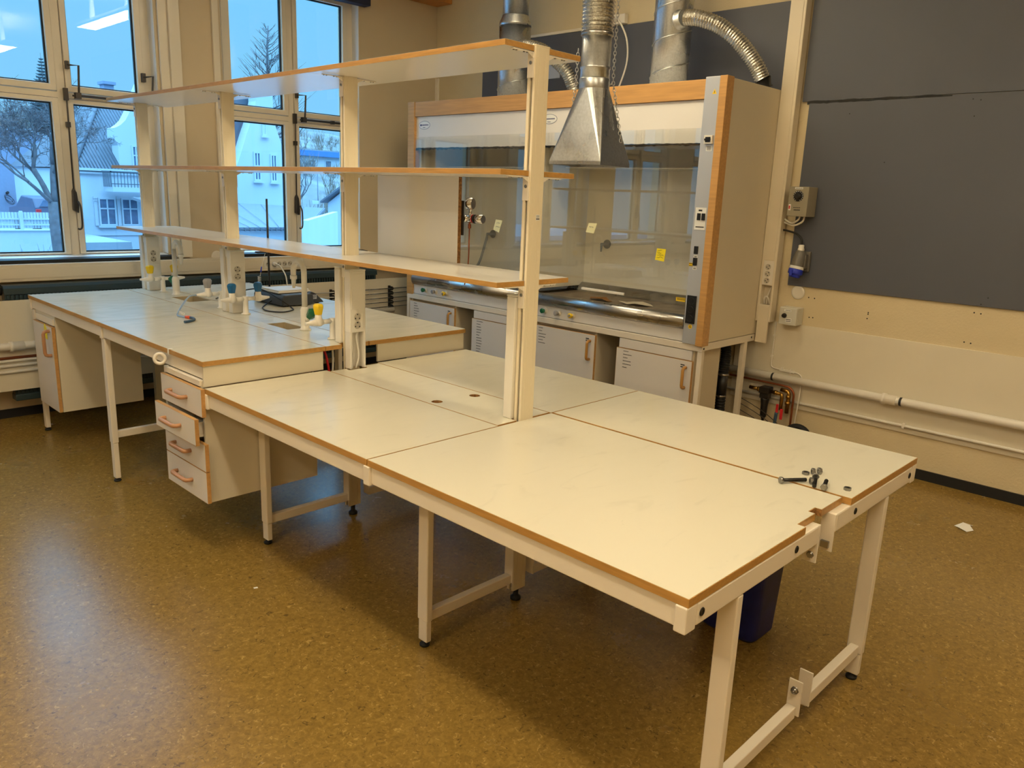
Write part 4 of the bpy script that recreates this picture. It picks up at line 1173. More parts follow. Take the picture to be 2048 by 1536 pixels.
ck = new('cone', mb, M['galv'], cn)
sm = ck.modifiers.new('sheet', 'SOLIDIFY'); sm.thickness = .0015
new('collar', MB().lathe([(.0705, 0), (.0715, .003), (.0715, .045), (.0700, .048)], (KX, KY, 2.118), (0, 0, 1), 36), M['galv'], cn)
new('pipe', MB().lathe([(.0685, 0), (.0685, .070), (.071, .073), (.071, .082), (.0685, .085), (.0685, .235)], (KX, KY, 2.135), (0, 0, 1), 36), M['galv'], cn)
new('hose_clamp', MB().lathe([(.0745, 0), (.0755, .002), (.0755, .011), (.0745, .013)], (KX, KY, 2.352), (0, 0, 1), 36), M['steel'], cn)
new('foil_hose', flex_duct([(KX, KY, 2.345), (KX, KY, 2.62), (KX+.005, KY, 2.9), (KX, KY+.004, 3.15), (KX, KY, 3.61)], .0765, '', '', ridge=.016), M['foil'], cn)
def chain(path, parent):
    P = smooth_path(path, 12); L = 0; mb = MB(); step = .0165; acc = 0; k = 0; pos = P[0]
    for a, b in zip(P, P[1:]):
        seg = (b-a).length; t = 0
        while acc + (seg-t) >= step:
            t += step-acc; acc = 0
            c = a.lerp(b, t/seg); d = (b-a).normalized()
            s = d.orthogonal().normalized(); s2 = d.cross(s)
            mb.torus(c, .0062, .0017, s if k % 2 else s2, 10, 5, 1.75, d); k += 1
        acc += seg-t
    return new('chain', mb, M['steel'], parent)
chain([(KX+.062, KY-.062, 3.60), (KX+.060, KY-.064, 2.75), (KX+.057, KY-.066, 2.35), (KX+.054, KY-.068, 2.17), (KX+.054, KY-.082, 2.10), (KX+.058, KY-.104, 2.00), (KX+.062, KY-.124, 1.91), (KX+.064, KY-.132, 1.875)], cn)
chain([(KX-.062, KY+.058, 2.30), (KX-.070, KY+.055, 2.15), (KX-.078, KY+.058, 2.05)], cn)
hk = MB()
for a, b in ((1, -1), (-1, 1)): hk.tube([(KX+a*.048, KY+b*.052, 2.142), (KX+a*.056, KY+b*.060, 2.146), (KX+a*.058, KY+b*.062, 2.156)], .004, 6)
new('chain_hook', hk, M['steel'], cn)

# ------------------------------------------------------------------ right wall: boards, raceway, boxes, pipes
def board(y0, y1, z0, z1, label):
    return solo('wall_board', MB().box(3.686, 3.6995, y0, y1, z0, z1), M['blue_board'], label, 'board', 'slate blue wall boards', bevel=.001)
board(1.745, 4.618, 1.70, 2.894, 'slate blue wall board behind the fume hood and its ducts')
board(-3.5, 1.566, 1.103, 2.2715, 'large slate blue wall board, lower sheet with grey control boxes beside it')
board(-3.5, 1.615, 2.2745, 3.60, 'large slate blue wall board, upper sheet above the torn black seam')
random.seed(21)
n = 40
pts = [(1.58-.85*i/n, 2.2735+.004*math.sin(i*.6)+random.uniform(0, .003)*(1-i/n)) for i in range(n+1)] + [(1.58-.85*(n-i)/n, 2.263-random.uniform(.0, .008)*(1-(n-i)/n)) for i in range(n+1)]
struct('trim_6', MB().prism(pts, 'x', 3.684, 3.6955), M['rubber'])
solo('board_rail', MB().box(3.682, 3.6995, 3.20, 4.60, 2.896, 2.918), M['metal_white'], 'white rail along the top of the blue board behind the hanging cone', 'rail', bevel=.002)
jp = solo('patch_plate', MB().box(3.682, 3.6855, 3.70, 3.86, 2.56, 2.72), M['alu'], 'small pale metal plate on the blue board behind the shelf end', 'plate')
pb_ = thing('wall_socket', 'white surface socket with plug and white cable above the blue board', 'socket', (3.67, 3.12, 2.87))
new('box', MB().box(3.655, 3.6995, 3.06, 3.19, 2.900, 2.968), M['plastic_white'], pb_, .004)
new('plug', MB().lathe([(.020, 0), (.019, .02), (.012, .03)], (3.655, 3.145, 2.930), (-1, 0, 0), 16), M['plastic_white'], pb_)
new('cable', MB().tube(smooth_path([(3.63, 3.145, 2.930), (3.60, 3.08, 2.92), (3.60, 2.99, 2.78), (3.60, 2.97, 2.62), (3.60, 3.02, 2.46), (3.61, 3.09, 2.345)]), .0065, 8), M['plastic_white'], pb_)

rw = thing('cable_duct', 'tall cream cable duct with three sockets on the wall beside the hood', 'cable duct', (3.65, 1.68, .7), 'cream cable ducts')
mb = MB().prism([(1.6255, .845), (1.7325, .845), (1.7325, 3.61), (1.6255, 3.61)], 'x', 3.612, 3.6845, [[(1.640, .960), (1.712, .960), (1.712, 1.092), (1.640, 1.092)]])
new('body', mb, M['duct'], rw, .003)
new('lid', MB().box(3.6095, 3.6122, 1.643, 1.713, 1.262, 3.60), M['duct'], rw, .001)
new('lower_lid', MB().box(3.606, 3.622, 1.638, 1.715, .700, .957), M['duct'], rw, .001)
new('channel', MB().box(3.650, 3.6555, 1.641, 1.711, .962, 1.090), M['cab_inside'], rw)
new('cable', MB().tube(smooth_path([(3.645, 1.695, .965), (3.628, 1.69, 1.00), (3.626, 1.675, 1.015), (3.63, 1.66, .995), (3.645, 1.655, .965)]), .006, 8).tube(smooth_path([(3.64, 1.678, .963), (3.632, 1.672, 1.02), (3.645, 1.655, 1.088)]), .0045, 8), M['plastic_white'], rw)
new('socket_plate', MB().box(3.6100, 3.6122, 1.641, 1.714, 1.096, 1.258), M['plastic_white'], rw, .0008)
for zc in (1.216, 1.170, 1.124):
    s = new('socket', MB().lathe([(.0195, 0), (.0195, .002), (.0175, .0026), (.0165, .0006)], (3.610, 1.681, zc), (-1, 0, 0), 22), M['socket'], rw)
    pn = MB()
    for dy, dz in ((-.008, .008), (.009, -.002), (-.002, -.011)): pn.lathe([(.0038, 0), (.0038, .0006)], (3.6094, 1.681+dy, zc+dz), (-1, 0, 0), 8)
    new('pin_hole', pn, M['plastic_dark'], s)

gb = thing('speed_controller', 'grey metal control box with black dial and red switch on the blue board edge', 'control box', (3.62, 1.5, 1.557))
new('housing', MB().box(3.552, 3.6855, 1.438, 1.568, 1.557, 1.743), M['box_grey'], gb, .004)
dg = new('dial_ring', MB().lathe([(.034, 0), (.034, .0016), (.033, .0018)], (3.552, 1.503, 1.684), (-1, 0, 0), 28), M['ink'], gb)
tk = MB()
for i in range(13):
    a = math.radians(-60+300*i/12); tk.obox((3.5499, 1.503+.0295*math.cos(a), 1.684+.0295*math.sin(a)), .0008, .0055, .0034, Matrix.Rotation(-a, 3, 'X').transposed() if False else Matrix.Identity(3))
new('scale', tk, M['sticker'], dg)
new('dial_knob', MB().lathe([(.025, 0), (.024, .012), (.018, .014), (.016, .022), (.012, .023)], (3.5503, 1.503, 1.684), (-1, 0, 0), 14), M['plastic_dark'], dg)
rs_ = new('rocker_switch', MB().box(3.546, 3.552, 1.544, 1.558, 1.594, 1.632), M['sticker'], gb, .001)
new('rocker', MB().box(3.543, 3.546, 1.547, 1.555, 1.603, 1.624), M['red'], rs_)
tl = new('type_label', MB().box(3.5508, 3.5518, 1.478, 1.530, 1.728, 1.739), M['sticker'], gb)
new('print', strokes(MB(), [(1.482+i*.0075, 1.487+i*.0075, 1.7315, 1.7355) for i in range(6)], 'x', 3.5508, .0005), M['ink'], tl)
new('print', strokes(MB(), [(1.482+i*.0068, 1.487+i*.0068, 1.610, 1.615) for i in range(7)] + [(1.482+i*.0085, 1.489+i*.0085, 1.594, 1.601) for i in range(5)], 'x', 3.552, .0006), M['ink'], gb)
new('cable', MB().tube(smooth_path([(3.60, 1.468, 1.560), (3.60, 1.478, 1.525), (3.61, 1.53, 1.500), (3.64, 1.59, 1.505), (3.66, 1.6275, 1.515)]), .006, 8).tube(smooth_path([(3.60, 1.498, 1.560), (3.60, 1.508, 1.535), (3.61, 1.55, 1.512), (3.64, 1.60, 1.525), (3.66, 1.6275, 1.535)]), .006, 8), M['plastic_white'], gb)

ce = thing('power_plug_inlet', 'grey and blue industrial power inlet with black cable on the wall board', 'power inlet', (3.64, 1.48, 1.17))
new('back_plate', MB().box(3.662, 3.6855, 1.425, 1.485, 1.205, 1.335), M['cee_grey'], ce, .004)
new('housing', MB().lathe([(.030, .165), (.036, .150), (.043, .06), (.044, .045)][::-1], (3.610, 1.492, 1.175), (.16, -.10, 1), 20).box(3.625, 3.664, 1.435, 1.480, 1.225, 1.315), M['cee_grey'], ce, .003)
new('gland', MB().lathe([(.017, 0), (.021, .002), (.021, .018), (.018, .020), (.018, .040), (.012, .042)], (3.634, 1.478, 1.335), (.05, .05, 1), 12), M['plastic_white'], ce)
new('label_tape', MB().lathe([(.0447, .046), (.0445, .064)], (3.610, 1.492, 1.175), (.16, -.10, 1), 20, caps=False), M['sticker'], ce)
cp_ = new('blue_cap', MB().lathe([(.028, -.012), (.034, -.008), (.038, .010), (.046, .012), (.046, .042), (.043, .045)], (3.610, 1.492, 1.175), (.16, -.10, 1), 20).box(3.560, 3.578, 1.488, 1.506, 1.180, 1.218), M['cee_blue'], ce, .002)
new('cable', MB().tube(smooth_path([(3.637, 1.480, 1.372), (3.636, 1.487, 1.415), (3.640, 1.525, 1.445), (3.650, 1.58, 1.458), (3.655, 1.628, 1.465)]), .0065, 10), M['plastic_dark'], ce)

solo('blank_cover', MB().lathe([(.046, 0), (.046, .004), (.042, .009), (.03, .011)], (3.6995, 1.491, 1.060), (-1, 0, 0), 30), M['plastic_white'], 'round white blank cover on the wall under the blue board corner', 'wall cover')
cb_ = thing('control_box', 'pale grey plastic control box with black push button on the wall', 'control box', (3.65, 1.5, .84))
new('housing', MB().box(3.625, 3.6995, 1.437, 1.560, .846, .964), M['ctrl_grey'], cb_, .004)
new('cover', MB().box(3.600, 3.6248, 1.437, 1.560, .846, .964), M['ctrl_grey'], cb_, .006)
new('button', MB().lathe([(.017, 0), (.016, .006), (.013, .016), (.010, .018)], (3.600, 1.522, .908), (-1, 0, 0), 18), M['plastic_dark'], cb_)
l1 = new('type_label', MB().box(3.5988, 3.5998, 1.478, 1.526, .938, .950), M['sticker'], cb_)
l2 = new('type_label', MB().box(3.5988, 3.5998, 1.470, 1.512, .866, .892), M['sticker'], cb_)
new('print', strokes(MB(), [(1.482+i*.0075, 1.487+i*.0075, .9415, .946) for i in range(5)], 'x', 3.5988, .0005), M['ink'], l1)
new('print', strokes(MB(), [(1.474+i*.0072, 1.4795+i*.0072, .881, .887) for i in range(5)] + [(1.474+i*.0072, 1.4795+i*.0072, .870, .8755) for i in range(5)], 'x', 3.5988, .0005), M['ink'], l2)
gl_ = MB()
for z in (.880, .915, .944): gl_.cyl((3.66, 1.560, z), (3.66, 1.572, z), .008, seg=12)
new('cable_gland', gl_, M['ctrl_grey'], cb_)

solo('wall_panel', MB().box(3.688, 3.6995, -3.5, 1.90, .272, .846), M['panel'], 'wide white panel along the right wall behind the big waste pipe', 'wall panel', 'white wall panels', bevel=.001)
wp = thing('waste_pipe', 'thick white plastic waste pipe running along the right wall', 'pipe', (3.65, -.8, .45), 'white pipes along the walls')
new('pipe', MB().cyl((3.640, 2.6, .476), (3.640, -3.5, .470), .0255, seg=20), M['plastic_white'], wp)
new('coupling', MB().lathe([(.0255, 0), (.036, .002), (.036, .024), (.031, .026), (.031, .085), (.0255, .087)], (3.640, .842, .4725), (0, -1, 0), 22), M['plastic_white'], wp)
for y in (1.575, .735):
    new('clip', MB().lathe([(.0262, 0), (.0275, .001), (.0275, .013), (.0262, .014)], (3.640, y, .4735), (0, -1, 0), 20).box(3.664, 3.6875, y-.012, y-.002, .466, .482), M['plastic_dark'], wp)
np_ = thing('heating_pipe', 'thin white pipe low along the right wall under the waste pipe', 'pipe', (3.67, -.8, .3), 'white pipes along the walls')
new('pipe', MB().cyl((3.672, 2.6, .322), (3.672, -3.5, .312), .0095, seg=14), M['plastic_white'], np_)
mb = MB()
for y in (.700, -1.2): mb.box(3.660, 3.6875, y-.008, y+.008, .304, .334)
new('clip', mb, M['plastic_white'], np_)
cv = thing('conduit', 'slim white cable conduit running down from the control box to the waste pipe', 'conduit', (3.69, 1.6, .5))
new('cable', MB().tube(smooth_path([(3.682, 1.612, .842), (3.682, 1.612, .70), (3.682, 1.612, .56), (3.682, 1.606, .535), (3.682, 1.580, .525), (3.682, 1.46, .522), (3.682, 1.41, .515), (3.676, 1.382, .49), (3.664, 1.378, .42), (3.655, 1.376, .32), (3.660, 1.385, .20), (3.690, 1.40, .10)], 5), .0042, 8), M['plastic_white'], cv)
mb = MB()
for y, z in ((1.530, .526), (1.465, .522)): mb.box(3.674, 3.6875, y-.006, y+.006, z-.012, z+.014)
mb.box(3.674, 3.6875, 1.603, 1.620, .600, .612).box(3.674, 3.6875, 1.604, 1.621, .745, .757).box(3.6755, 3.6875, 1.440, 1.545, .5145, .5285)
new('clip', mb, M['plastic_white'], cv)

# compressed air corner: hoses, filter, brass and copper fittings
bh = thing('drain_hose', 'ribbed black drain hose with steel clamps under the right end of the hood', 'hose', (3.4, 1.80, 0))
P = [(3.42, 1.83, .72), (3.415, 1.815, .62), (3.395, 1.805, .54), (3.385, 1.80, .47)]
def ribbed(path, r, ridge=.009):
    Pp = smooth_path(path, 10); n = len(Pp)
    return MB().tube(Pp, [r*(1.0 if i % 2 else .86) for i in range(n)], 16, smooth=False)
new('upper_hose', ribbed([(3.46, 1.86, .72), (3.445, 1.835, .62), (3.415, 1.82, .55), (3.400, 1.815, .475)], .036), M['rubber'], bh)
new('joint_pipe', MB().cyl((3.400, 1.815, .485), (3.392, 1.812, .320), .0345, seg=24), M['plastic_dark'], bh)
new('lower_hose', ribbed([(3.392, 1.812, .325), (3.388, 1.81, .22), (3.39, 1.81, .10), (3.41, 1.82, .004)], .036), M['rubber'], bh)
for z, x in ((.478, 3.400), (.328, 3.392)):
    new('clamp', MB().lathe([(.0375, 0), (.0385, .001), (.0385, .011), (.0375, .012)], (x, 1.814, z-.006), (0, 0, 1), 24).box(x-.050, x-.036, 1.800, 1.814, z-.006, z+.008), M['steel'], bh)
af = thing('air_filter', 'black compressed air filter with brass fittings low on the right wall', 'air filter', (3.62, 1.6, .1))
new('head', MB().prism([(1.562, .355), (1.635, .355), (1.635, .395), (1.630, .400), (1.567, .400), (1.562, .395)], 'x', 3.585, 3.655).box(3.592, 3.648, 1.568, 1.629, .318, .355), M['plastic_dark'], af, .003)
new('bowl', MB().lathe([(.028, 0), (.030, -.01), (.024, -.05), (.022, -.13), (.012, -.145), (.008, -.17)][::-1], (3.62, 1.598, .320), (0, 0, 1), 18), M['plastic_dark'], af)
bt = MB().cyl((3.62, 1.636, .372), (3.62, 1.72, .374), .013).lathe([(.016, 0), (.018, .004), (.018, .02), (.014, .024)], (3.62, 1.638, .372), (0, 1, 0), 8).cyl((3.62, 1.561, .372), (3.62, 1.49, .368), .012).lathe([(.017, 0), (.017, .02)], (3.62, 1.535, .371), (0, -1, 0), 8)
bt.tube([(3.62, 1.495, .368), (3.62, 1.482, .366), (3.62, 1.478, .350), (3.62, 1.478, .26)], .012, 10)
bt.tube([(3.640, 1.500, .395), (3.640, 1.450, .392), (3.640, 1.440, .375), (3.640, 1.442, .24)], .014, 10).lathe([(.018, 0), (.019, .01), (.018, .02)], (3.640, 1.442, .30), (0, 0, 1), 8).lathe([(.017, 0), (.018, .01), (.017, .02)], (3.640, 1.442, .345), (0, 0, 1), 8)
new('brass_fitting', bt, M['brass'], af)
new('valve_lever', MB().box(3.598, 3.606, 1.486, 1.504, .225, .300).box(3.600, 3.608, 1.452, 1.472, .195, .270), M['red'], af, .003)
new('blue_hose', MB().tube(smooth_path([(3.60, 1.495, .24), (3.60, 1.50, .15), (3.60, 1.505, .02)]), .011, 10), M['hose_blue'], af)
cpp = thing('copper_pipe', 'brown copper pipe bending down the right wall beside the air filter', 'pipe', (3.66, 1.5, 0))
new('pipe', MB().tube([(3.645, 2.4, .430), (3.645, 1.49, .424)] + [tuple(p) for p in arc((3.645, 1.468, .364), .06, 90, 0, 8, (0, -1, 0), (0, 0, 1))][1:] + [(3.645, 1.408, .20), (3.645, 1.408, .003)], .0075, 10), M['copper'], cpp)
solo('coiled_hose', MB().torus((3.60, 1.33, .10), .075, .022, (1, .1, 0), 28, 12), M['rubber'], 'coil of black hose on the floor against the right wall', 'hose')
wr_ = MB()
for z in (.30, .26, .215): wr_.tube(smooth_path([(3.55, 1.74, z), (3.56, 1.66, z-.03), (3.57, 1.56, z-.075), (3.58, 1.47, z-.13)]), .0028, 6)
solo('cable_bundle', wr_, M['plastic_dark'], 'three thin dark cables sagging below the black air filter', 'cable')

# holes and marks of old fixings in the plaster
mk = MB()
for y, z in ((1.415, 1.035), (1.375, 1.033), (1.37, .905), (1.395, .904), (1.02, .985), (1.02, .975), (1.022, .947), (.43, 1.062), (.395, 1.06), (.455, .885), (.42, .883)):
    mk.lathe([(.0045, 0), (.0045, .0006)], (3.6998, y, z), (-1, 0, 0), 8)
struct('trim_7', mk, M['plastic_dark'])
mk = MB()
for y, z in ((1.05, 1.90), (.62, 2.262-.02), (.58, 2.235), (.40, 1.115), (.37, 1.155), (.60, 2.15), (1.30, 2.19)):
    mk.lathe([(.004, 0), (.004, .0006)], (3.6862, y, z), (-1, 0, 0), 8)
struct('trim_8', mk, M['plastic_dark'])

# ------------------------------------------------------------------ window wall: raceway, radiator, cover panel, pipes
rc = thing('cable_duct', 'long cream cable duct under the windows with a row of sockets', 'cable duct', (-.4, 5.23, .93), 'cream cable ducts')
new('body', MB().box(X0+.02, 3.68, 5.165, 5.2695, .936, 1.050), M['duct'], rc, .004)
new('lid', MB().box(X0+.02, .826, 5.162, 5.1655, .957, 1.028), M['duct'], rc, .0012)
new('lid', MB().box(.832, 1.80, 5.162, 5.1655, .957, 1.028), M['duct'], rc, .0012)
new('lid', MB().box(2.17, 3.67, 5.162, 5.1655, .957, 1.028), M['duct'], rc, .0012)
new('socket_plate', MB().box(1.803, 2.167, 5.1615, 5.1655, .957, 1.028), M['plastic_white'], rc, .001)
for i, xs in enumerate((1.84, 1.89, 1.94, 1.99, 2.04)):
    s = new('socket', MB().lathe([(.0195, 0), (.0195, .002), (.0175, .0026), (.0165, .0006)], (xs, 5.1615, .990), (0, -1, 0), 20), M['socket'], rc)
    pn = MB()
    for dx, dz in ((-.009, .004), (.009, -.004)): pn.lathe([(.0042, 0), (.0042, .0006)], (xs+dx, 5.1609, .990+dz), (0, -1, 0), 8)
    new('pin_hole', pn, M['plastic_dark'], s)
new('cable_hole', MB().cyl((2.10, 5.1616, .985), (2.10, 5.1606, .985), .006, seg=12).cyl((2.13, 5.1616, .985), (2.13, 5.1606, .985), .006, seg=12), M['plastic_dark'], rc)
pg = thing('power_plug', 'white plug with hanging white cable in the window duct sockets', 'plug', (1.89, 5.14, .99))
new('plug', MB().lathe([(.018, 0), (.018, .016), (.012, .024)], (1.89, 5.1585, .990), (0, -1, 0), 16), M['plastic_white'], pg)
new('cable', MB().tube(smooth_path([(1.89, 5.136, .990), (1.91, 5.115, .985), (1.925, 5.085, .95), (1.93, 5.045, .90), (1.93, 5.028, .83), (1.925, 5.026, .77)]), .0058, 8), M['plastic_white'], pg)
solo('blank_cover', MB().lathe([(.045, 0), (.045, .004), (.040, .008)], (1.455, 5.2698, 1.055), (0, -1, 0), 28), M['plastic_white'], 'round cream blank cover half hidden by the window cable duct', 'wall cover')

ra = thing('radiator', 'long dark green radiator under the windows behind the white panel', 'radiator', (1.3, 5.13, .15))
mb = MB().box(-.07, 2.86, 5.085, 5.155, .20, .905)
new('core', mb, M['radiator'], ra)
mb = MB().prism([(5.068, .868), (5.072, .905), (5.09, .922), (5.155, .926), (5.158, .905), (5.085, .895), (5.080, .868)], 'x', -.075, 2.865)
new('top_rail', mb, M['radiator'], ra)
mb = MB()
for i in range(118):
    x = -.062+i*.0247; mb.box(x, x+.013, 5.070, 5.0849, .21, .862)
new('fins', mb, M['radiator'], ra)
new('bottom_rail', MB().box(-.075, 2.865, 5.068, 5.158, .155, .20), M['radiator'], ra, .006)
new('connector', MB().lathe([(.020, 0), (.026, .004), (.026, .03), (.018, .034), (.018, .10)], (-.076, 5.115, .885), (-1, 0, 0), 10).tube([(-.13, 5.115, .885), (-.16, 5.115, .87), (-.165, 5.115, .80), (-.165, 5.115, .45)], .014, 10), M['plastic_dark'], ra)
solo('cover_panel', MB().box(X0+.03, 3.67, 5.040, 5.054, .237, .832), M['panel'], 'long low white panel in front of the radiator along the window wall', 'wall panel', 'white wall panels', bevel=.001)
w2 = thing('waste_pipe', 'thick white waste pipe along the low panel left of the cupboard', 'pipe', (0, 5.0, .5), 'white pipes along the walls')
new('pipe', MB().cyl((X0+.05, 5.005, .532), (3.0, 5.005, .545), .0255, seg=20), M['plastic_white'], w2)
new('coupling', MB().lathe([(.0255, 0), (.0335, .002), (.0335, .022), (.030, .024), (.031, .085), (.0255, .087)], (-.095, 5.005, .539), (1, 0, 0), 22), M['plastic_white'], w2)
for z, r, m, lb in ((.458, .009, 'copper', 'thin copper pipe below the thick white pipe at the window wall'), (.438, .0095, 'plastic_white', 'white pipe just under the copper pipe at the window wall'),
                 (.405, .0095, 'plastic_white', 'middle thin white pipe at the window wall'), (.365, .010, 'plastic_white', 'lowest thin white pipe at the window wall')):
    o = solo('service_pipe', MB().cyl((X0+.05, 5.028, z), (2.6, 5.028, z+.004), r, seg=12), M[m], lb, 'pipe', 'thin service pipes at the window wall')

# thin gas tubes with clip strips on the panel right of the bench
zs = (.742, .700, .657, .617, .575)
tl_ = ('topmost thin steel gas tube on the panel left of the hood', 'second thin steel gas tube from the top on the panel', 'middle thin steel gas tube of five on the panel left of the hood', 'fourth thin steel gas tube from the top on the panel', 'lowest thin steel gas tube on the panel left of the hood')
for z, lb in zip(zs, tl_):
    t_ = thing('gas_tube', lb, 'pipe', (2.8, 5.02, z), 'steel gas tubes on the panel')
    new('tube', MB().cyl((1.9, 5.018, z), (3.62, 5.018, z+.002), .0042, seg=10), M['steel'], t_)
    new('fitting', MB().lathe([(.008, 0), (.008, .05)], (3.30 if z > .63 else 3.24, 5.018, z+.0015), (1, 0, 0), 6), M['steel'], t_)
for x, lb in ((2.985, 'black clip strip holding the gas tubes, nearer the hood'), (2.36, 'black clip strip holding the gas tubes, nearer the balance')):
    c_ = thing('tube_clip', lb, 'clip', (x, 5.03, .65), 'clip strips on the gas tubes')
    new('backing', MB().box(x-.022, x-.002, 5.022, 5.0395, .55, .768), M['plastic_dark'], c_, .002)
    cl = MB()
    for z in zs: cl.torus((x+.012, 5.018, z), .0125, .0045, (1, 0, 0), 16, 8).box(x-.002, x+.022, 5.03, 5.0395, z-.016, z+.016)
    new('clip_ring', cl, M['plastic_dark'], c_)
rb = solo('roller_blind', MB().box(1.60, 2.885, 5.175, 5.268, 3.135, 3.205), M['navy'], 'dark navy roller blind box above the right window', 'blind', bevel=.006)
cbl = thing('cable_bundle', 'loops of black cable hanging under the low bench behind the drawer unit', 'cable', (.63, 2.3, .5))
mb = MB()
for i in range(3):
    mb.tube(smooth_path([(.60, 2.27+i*.012, .690), (.585, 2.28+i*.01, .62-i*.015), (.62, 2.28, .575-i*.02), (.66, 2.28, .61-i*.015), (.665, 2.29+i*.01, .690)]), .0042, 6)
new('cable', mb, M['plastic_dark'], cbl)
hb = thing('supply_hoses', 'red and white supply hoses in the gap beneath the high bench end', 'hose', (.65, 2.45, .78))
new('red_hose', MB().tube(smooth_path([(.63, 2.44, .862), (.64, 2.43, .82), (.655, 2.42, .70), (.66, 2.42, .60)]), .006, 8), M['red'], hb)
new('white_hose', MB().tube(smooth_path([(.68, 2.44, .862), (.676, 2.43, .81), (.664, 2.42, .70), (.66, 2.43, .60)]), .0055, 8), M['plastic_white'], hb)

# ------------------------------------------------------------------ outside the windows
struct('ground', MB().box(-60, 140, 5.7, 220, -3.2, -2.6), M['ground'])
struct('terrace_ground', MB().box(-40, 10.4, 31.4, 49.8, -2.6, -.75).box(10.4, 16, 40.5, 49.8, -2.6, -.75), M['ground'])

def tree(name, label, base, height, r0, seed, spread, levels=5, lean=(0,0), first=.35, fork=None, droop=0.0, m='bark', up=.5, kids=(2, 3), decay=.68, group=None):
    """bare tree grown branch by branch: trunk and crown are its parts"""
    rnd = random.Random(seed)
    trunk = MB(); crown = MB(); twigs = MB()
    def grow(p, d, L, r, lv):
        n = 4 if lv < 3 else 3
        pts = [p]; q = p.copy(); dd = d.copy()
        for i in range(n):
            dd = (dd + Vector((rnd.uniform(-1, 1), rnd.uniform(-1, 1), rnd.uniform(-.6, .9)))*(.10+.05*lv) + Vector((0, 0, up*.08 - droop*.06*lv))).normalized()
            q = q + dd*(L/n); pts.append(q.copy())
        re = max(r*.66, .0045)
        rs_ = [r+(re-r)*i/n for i in range(n+1)]
        (trunk if lv == 0 else crown if lv < 4 else twigs).tube(pts, rs_, 9 if lv == 0 else 5 if lv < 3 else 3, caps=True)
        if lv >= levels: return
        k = rnd.randint(*kids) + (1 if lv > 1 else 0)
        for j in range(k):
            t = rnd.uniform(.45, 1.0) if j else 1.0
            idx = min(n, max(1, int(round(t*n))))
            a = rnd.uniform(0, 2*PI)
            side = Vector((math.cos(a), math.sin(a), rnd.uniform(-.1, .5)))
            nd = (dd + side*spread*rnd.uniform(.6, 1.2)).normalized()
            grow(pts[idx], nd, L*decay*rnd.uniform(.8, 1.15), max(.0045, re*(.80 if j else .95)), lv+1)
    b = Vector(base)
    root = thing(name, label, 'tree', base, group)
    if fork:
        pts = [b, b+Vector((.02, 0, fork[0]*.4)), b+Vector((-.03, 0, fork[0]*.75)), b+Vector((0, 0, fork[0]))]
        trunk.tube(pts, [r0*1.5, r0*1.05, r0*.95, r0*1.02], 12)
        for (dx, dy, dz, L, r) in fork[1]:
            grow(pts[-1]-Vector((0, 0, r0*.4)), Vector((dx, dy, dz)).normalized(), L, r, 1)
    else:
        grow(b, Vector((lean[0], lean[1], 1)).normalized(), height*first, r0, 0)
    new('trunk', trunk, M[m], root)
    new('branches', crown, M[m], root)
    new('twigs', twigs, M[m], root)
    return root

tree('garden_tree', 'large bare tree with forked trunk outside the left window', (6.52, 27, -2.6), 6, .15, 5, .80, levels=8,
     fork=(3.45, [(-.50, .1, .85, 1.15, .10), (.14, .2, 1, 1.2, .11), (-.9, -.4, .5, 1.1, .07), (-.25, .5, .8, 1.2, .07)]), droop=.35, up=.45, decay=.74, kids=(2, 2), group='bare trees outside')
# tall slender tree beside the white gable: a central leader with upswept side branches
rnd = random.Random(9)
tB = thing('slender_tree', 'tall slender bare tree rising behind the white gable house', 'tree', (24.65, 46, -2.6), 'bare trees outside')
leader = [Vector((24.62+.07*math.sin(i*.8), 46+.06*math.cos(i), -2.6+13.6*i/16)) for i in range(17)]
new('trunk', MB().tube(leader, [.19*(1-i/17)**.8+.012 for i in range(17)], 7), M['bark'], tB)
br_m = MB()
for i in range(84):
    t = .44+.55*i/84; z = -2.6+13.6*t
    a = rnd.uniform(0, 2*PI); L = (5.6*(1-t)+.5)*rnd.uniform(.7, 1.1)
    p0 = Vector((24.63, 46, z)); pts = [p0]; d = Vector((math.cos(a), math.sin(a), .25)).normalized()
    for s in range(4):
        d = (d+Vector((0, 0, .26))+Vector((rnd.uniform(-.1, .1), rnd.uniform(-.1, .1), 0))).normalized(); pts.append(pts[-1]+d*L/4)
    br_m.tube(pts, [.06*(1-t)+.020, .045*(1-t)+.016, .018, .014, .010], 4)
    for s in (1, 2, 2, 3, 3):
        a2 = a+rnd.choice((-1, 1))*rnd.uniform(.4, 1.0); d2 = Vector((math.cos(a2), math.sin(a2), .7)).normalized(); l2 = L*rnd.uniform(.3, .6)
        br_m.tube([pts[s], pts[s]+d2*l2*.5+Vector((0, 0, .03)), pts[s]+d2*l2+Vector((0, 0, .12*l2))], [.013, .011, .008], 3)
new('branches', br_m, M['bark'], tB)
tree('roadside_tree', 'small bare tree behind the villa roof left of its chimney', (21.3, 62, -2.6), 11, .16, 31, .7, levels=5, first=.5, decay=.6, group='bare trees outside')
tree('hillside_tree', 'bare bushy tree to the right of the white gable house', (28.6, 50, -2.6), 8, .15, 17, .9, levels=5, first=.4, decay=.68, group='bare trees outside')

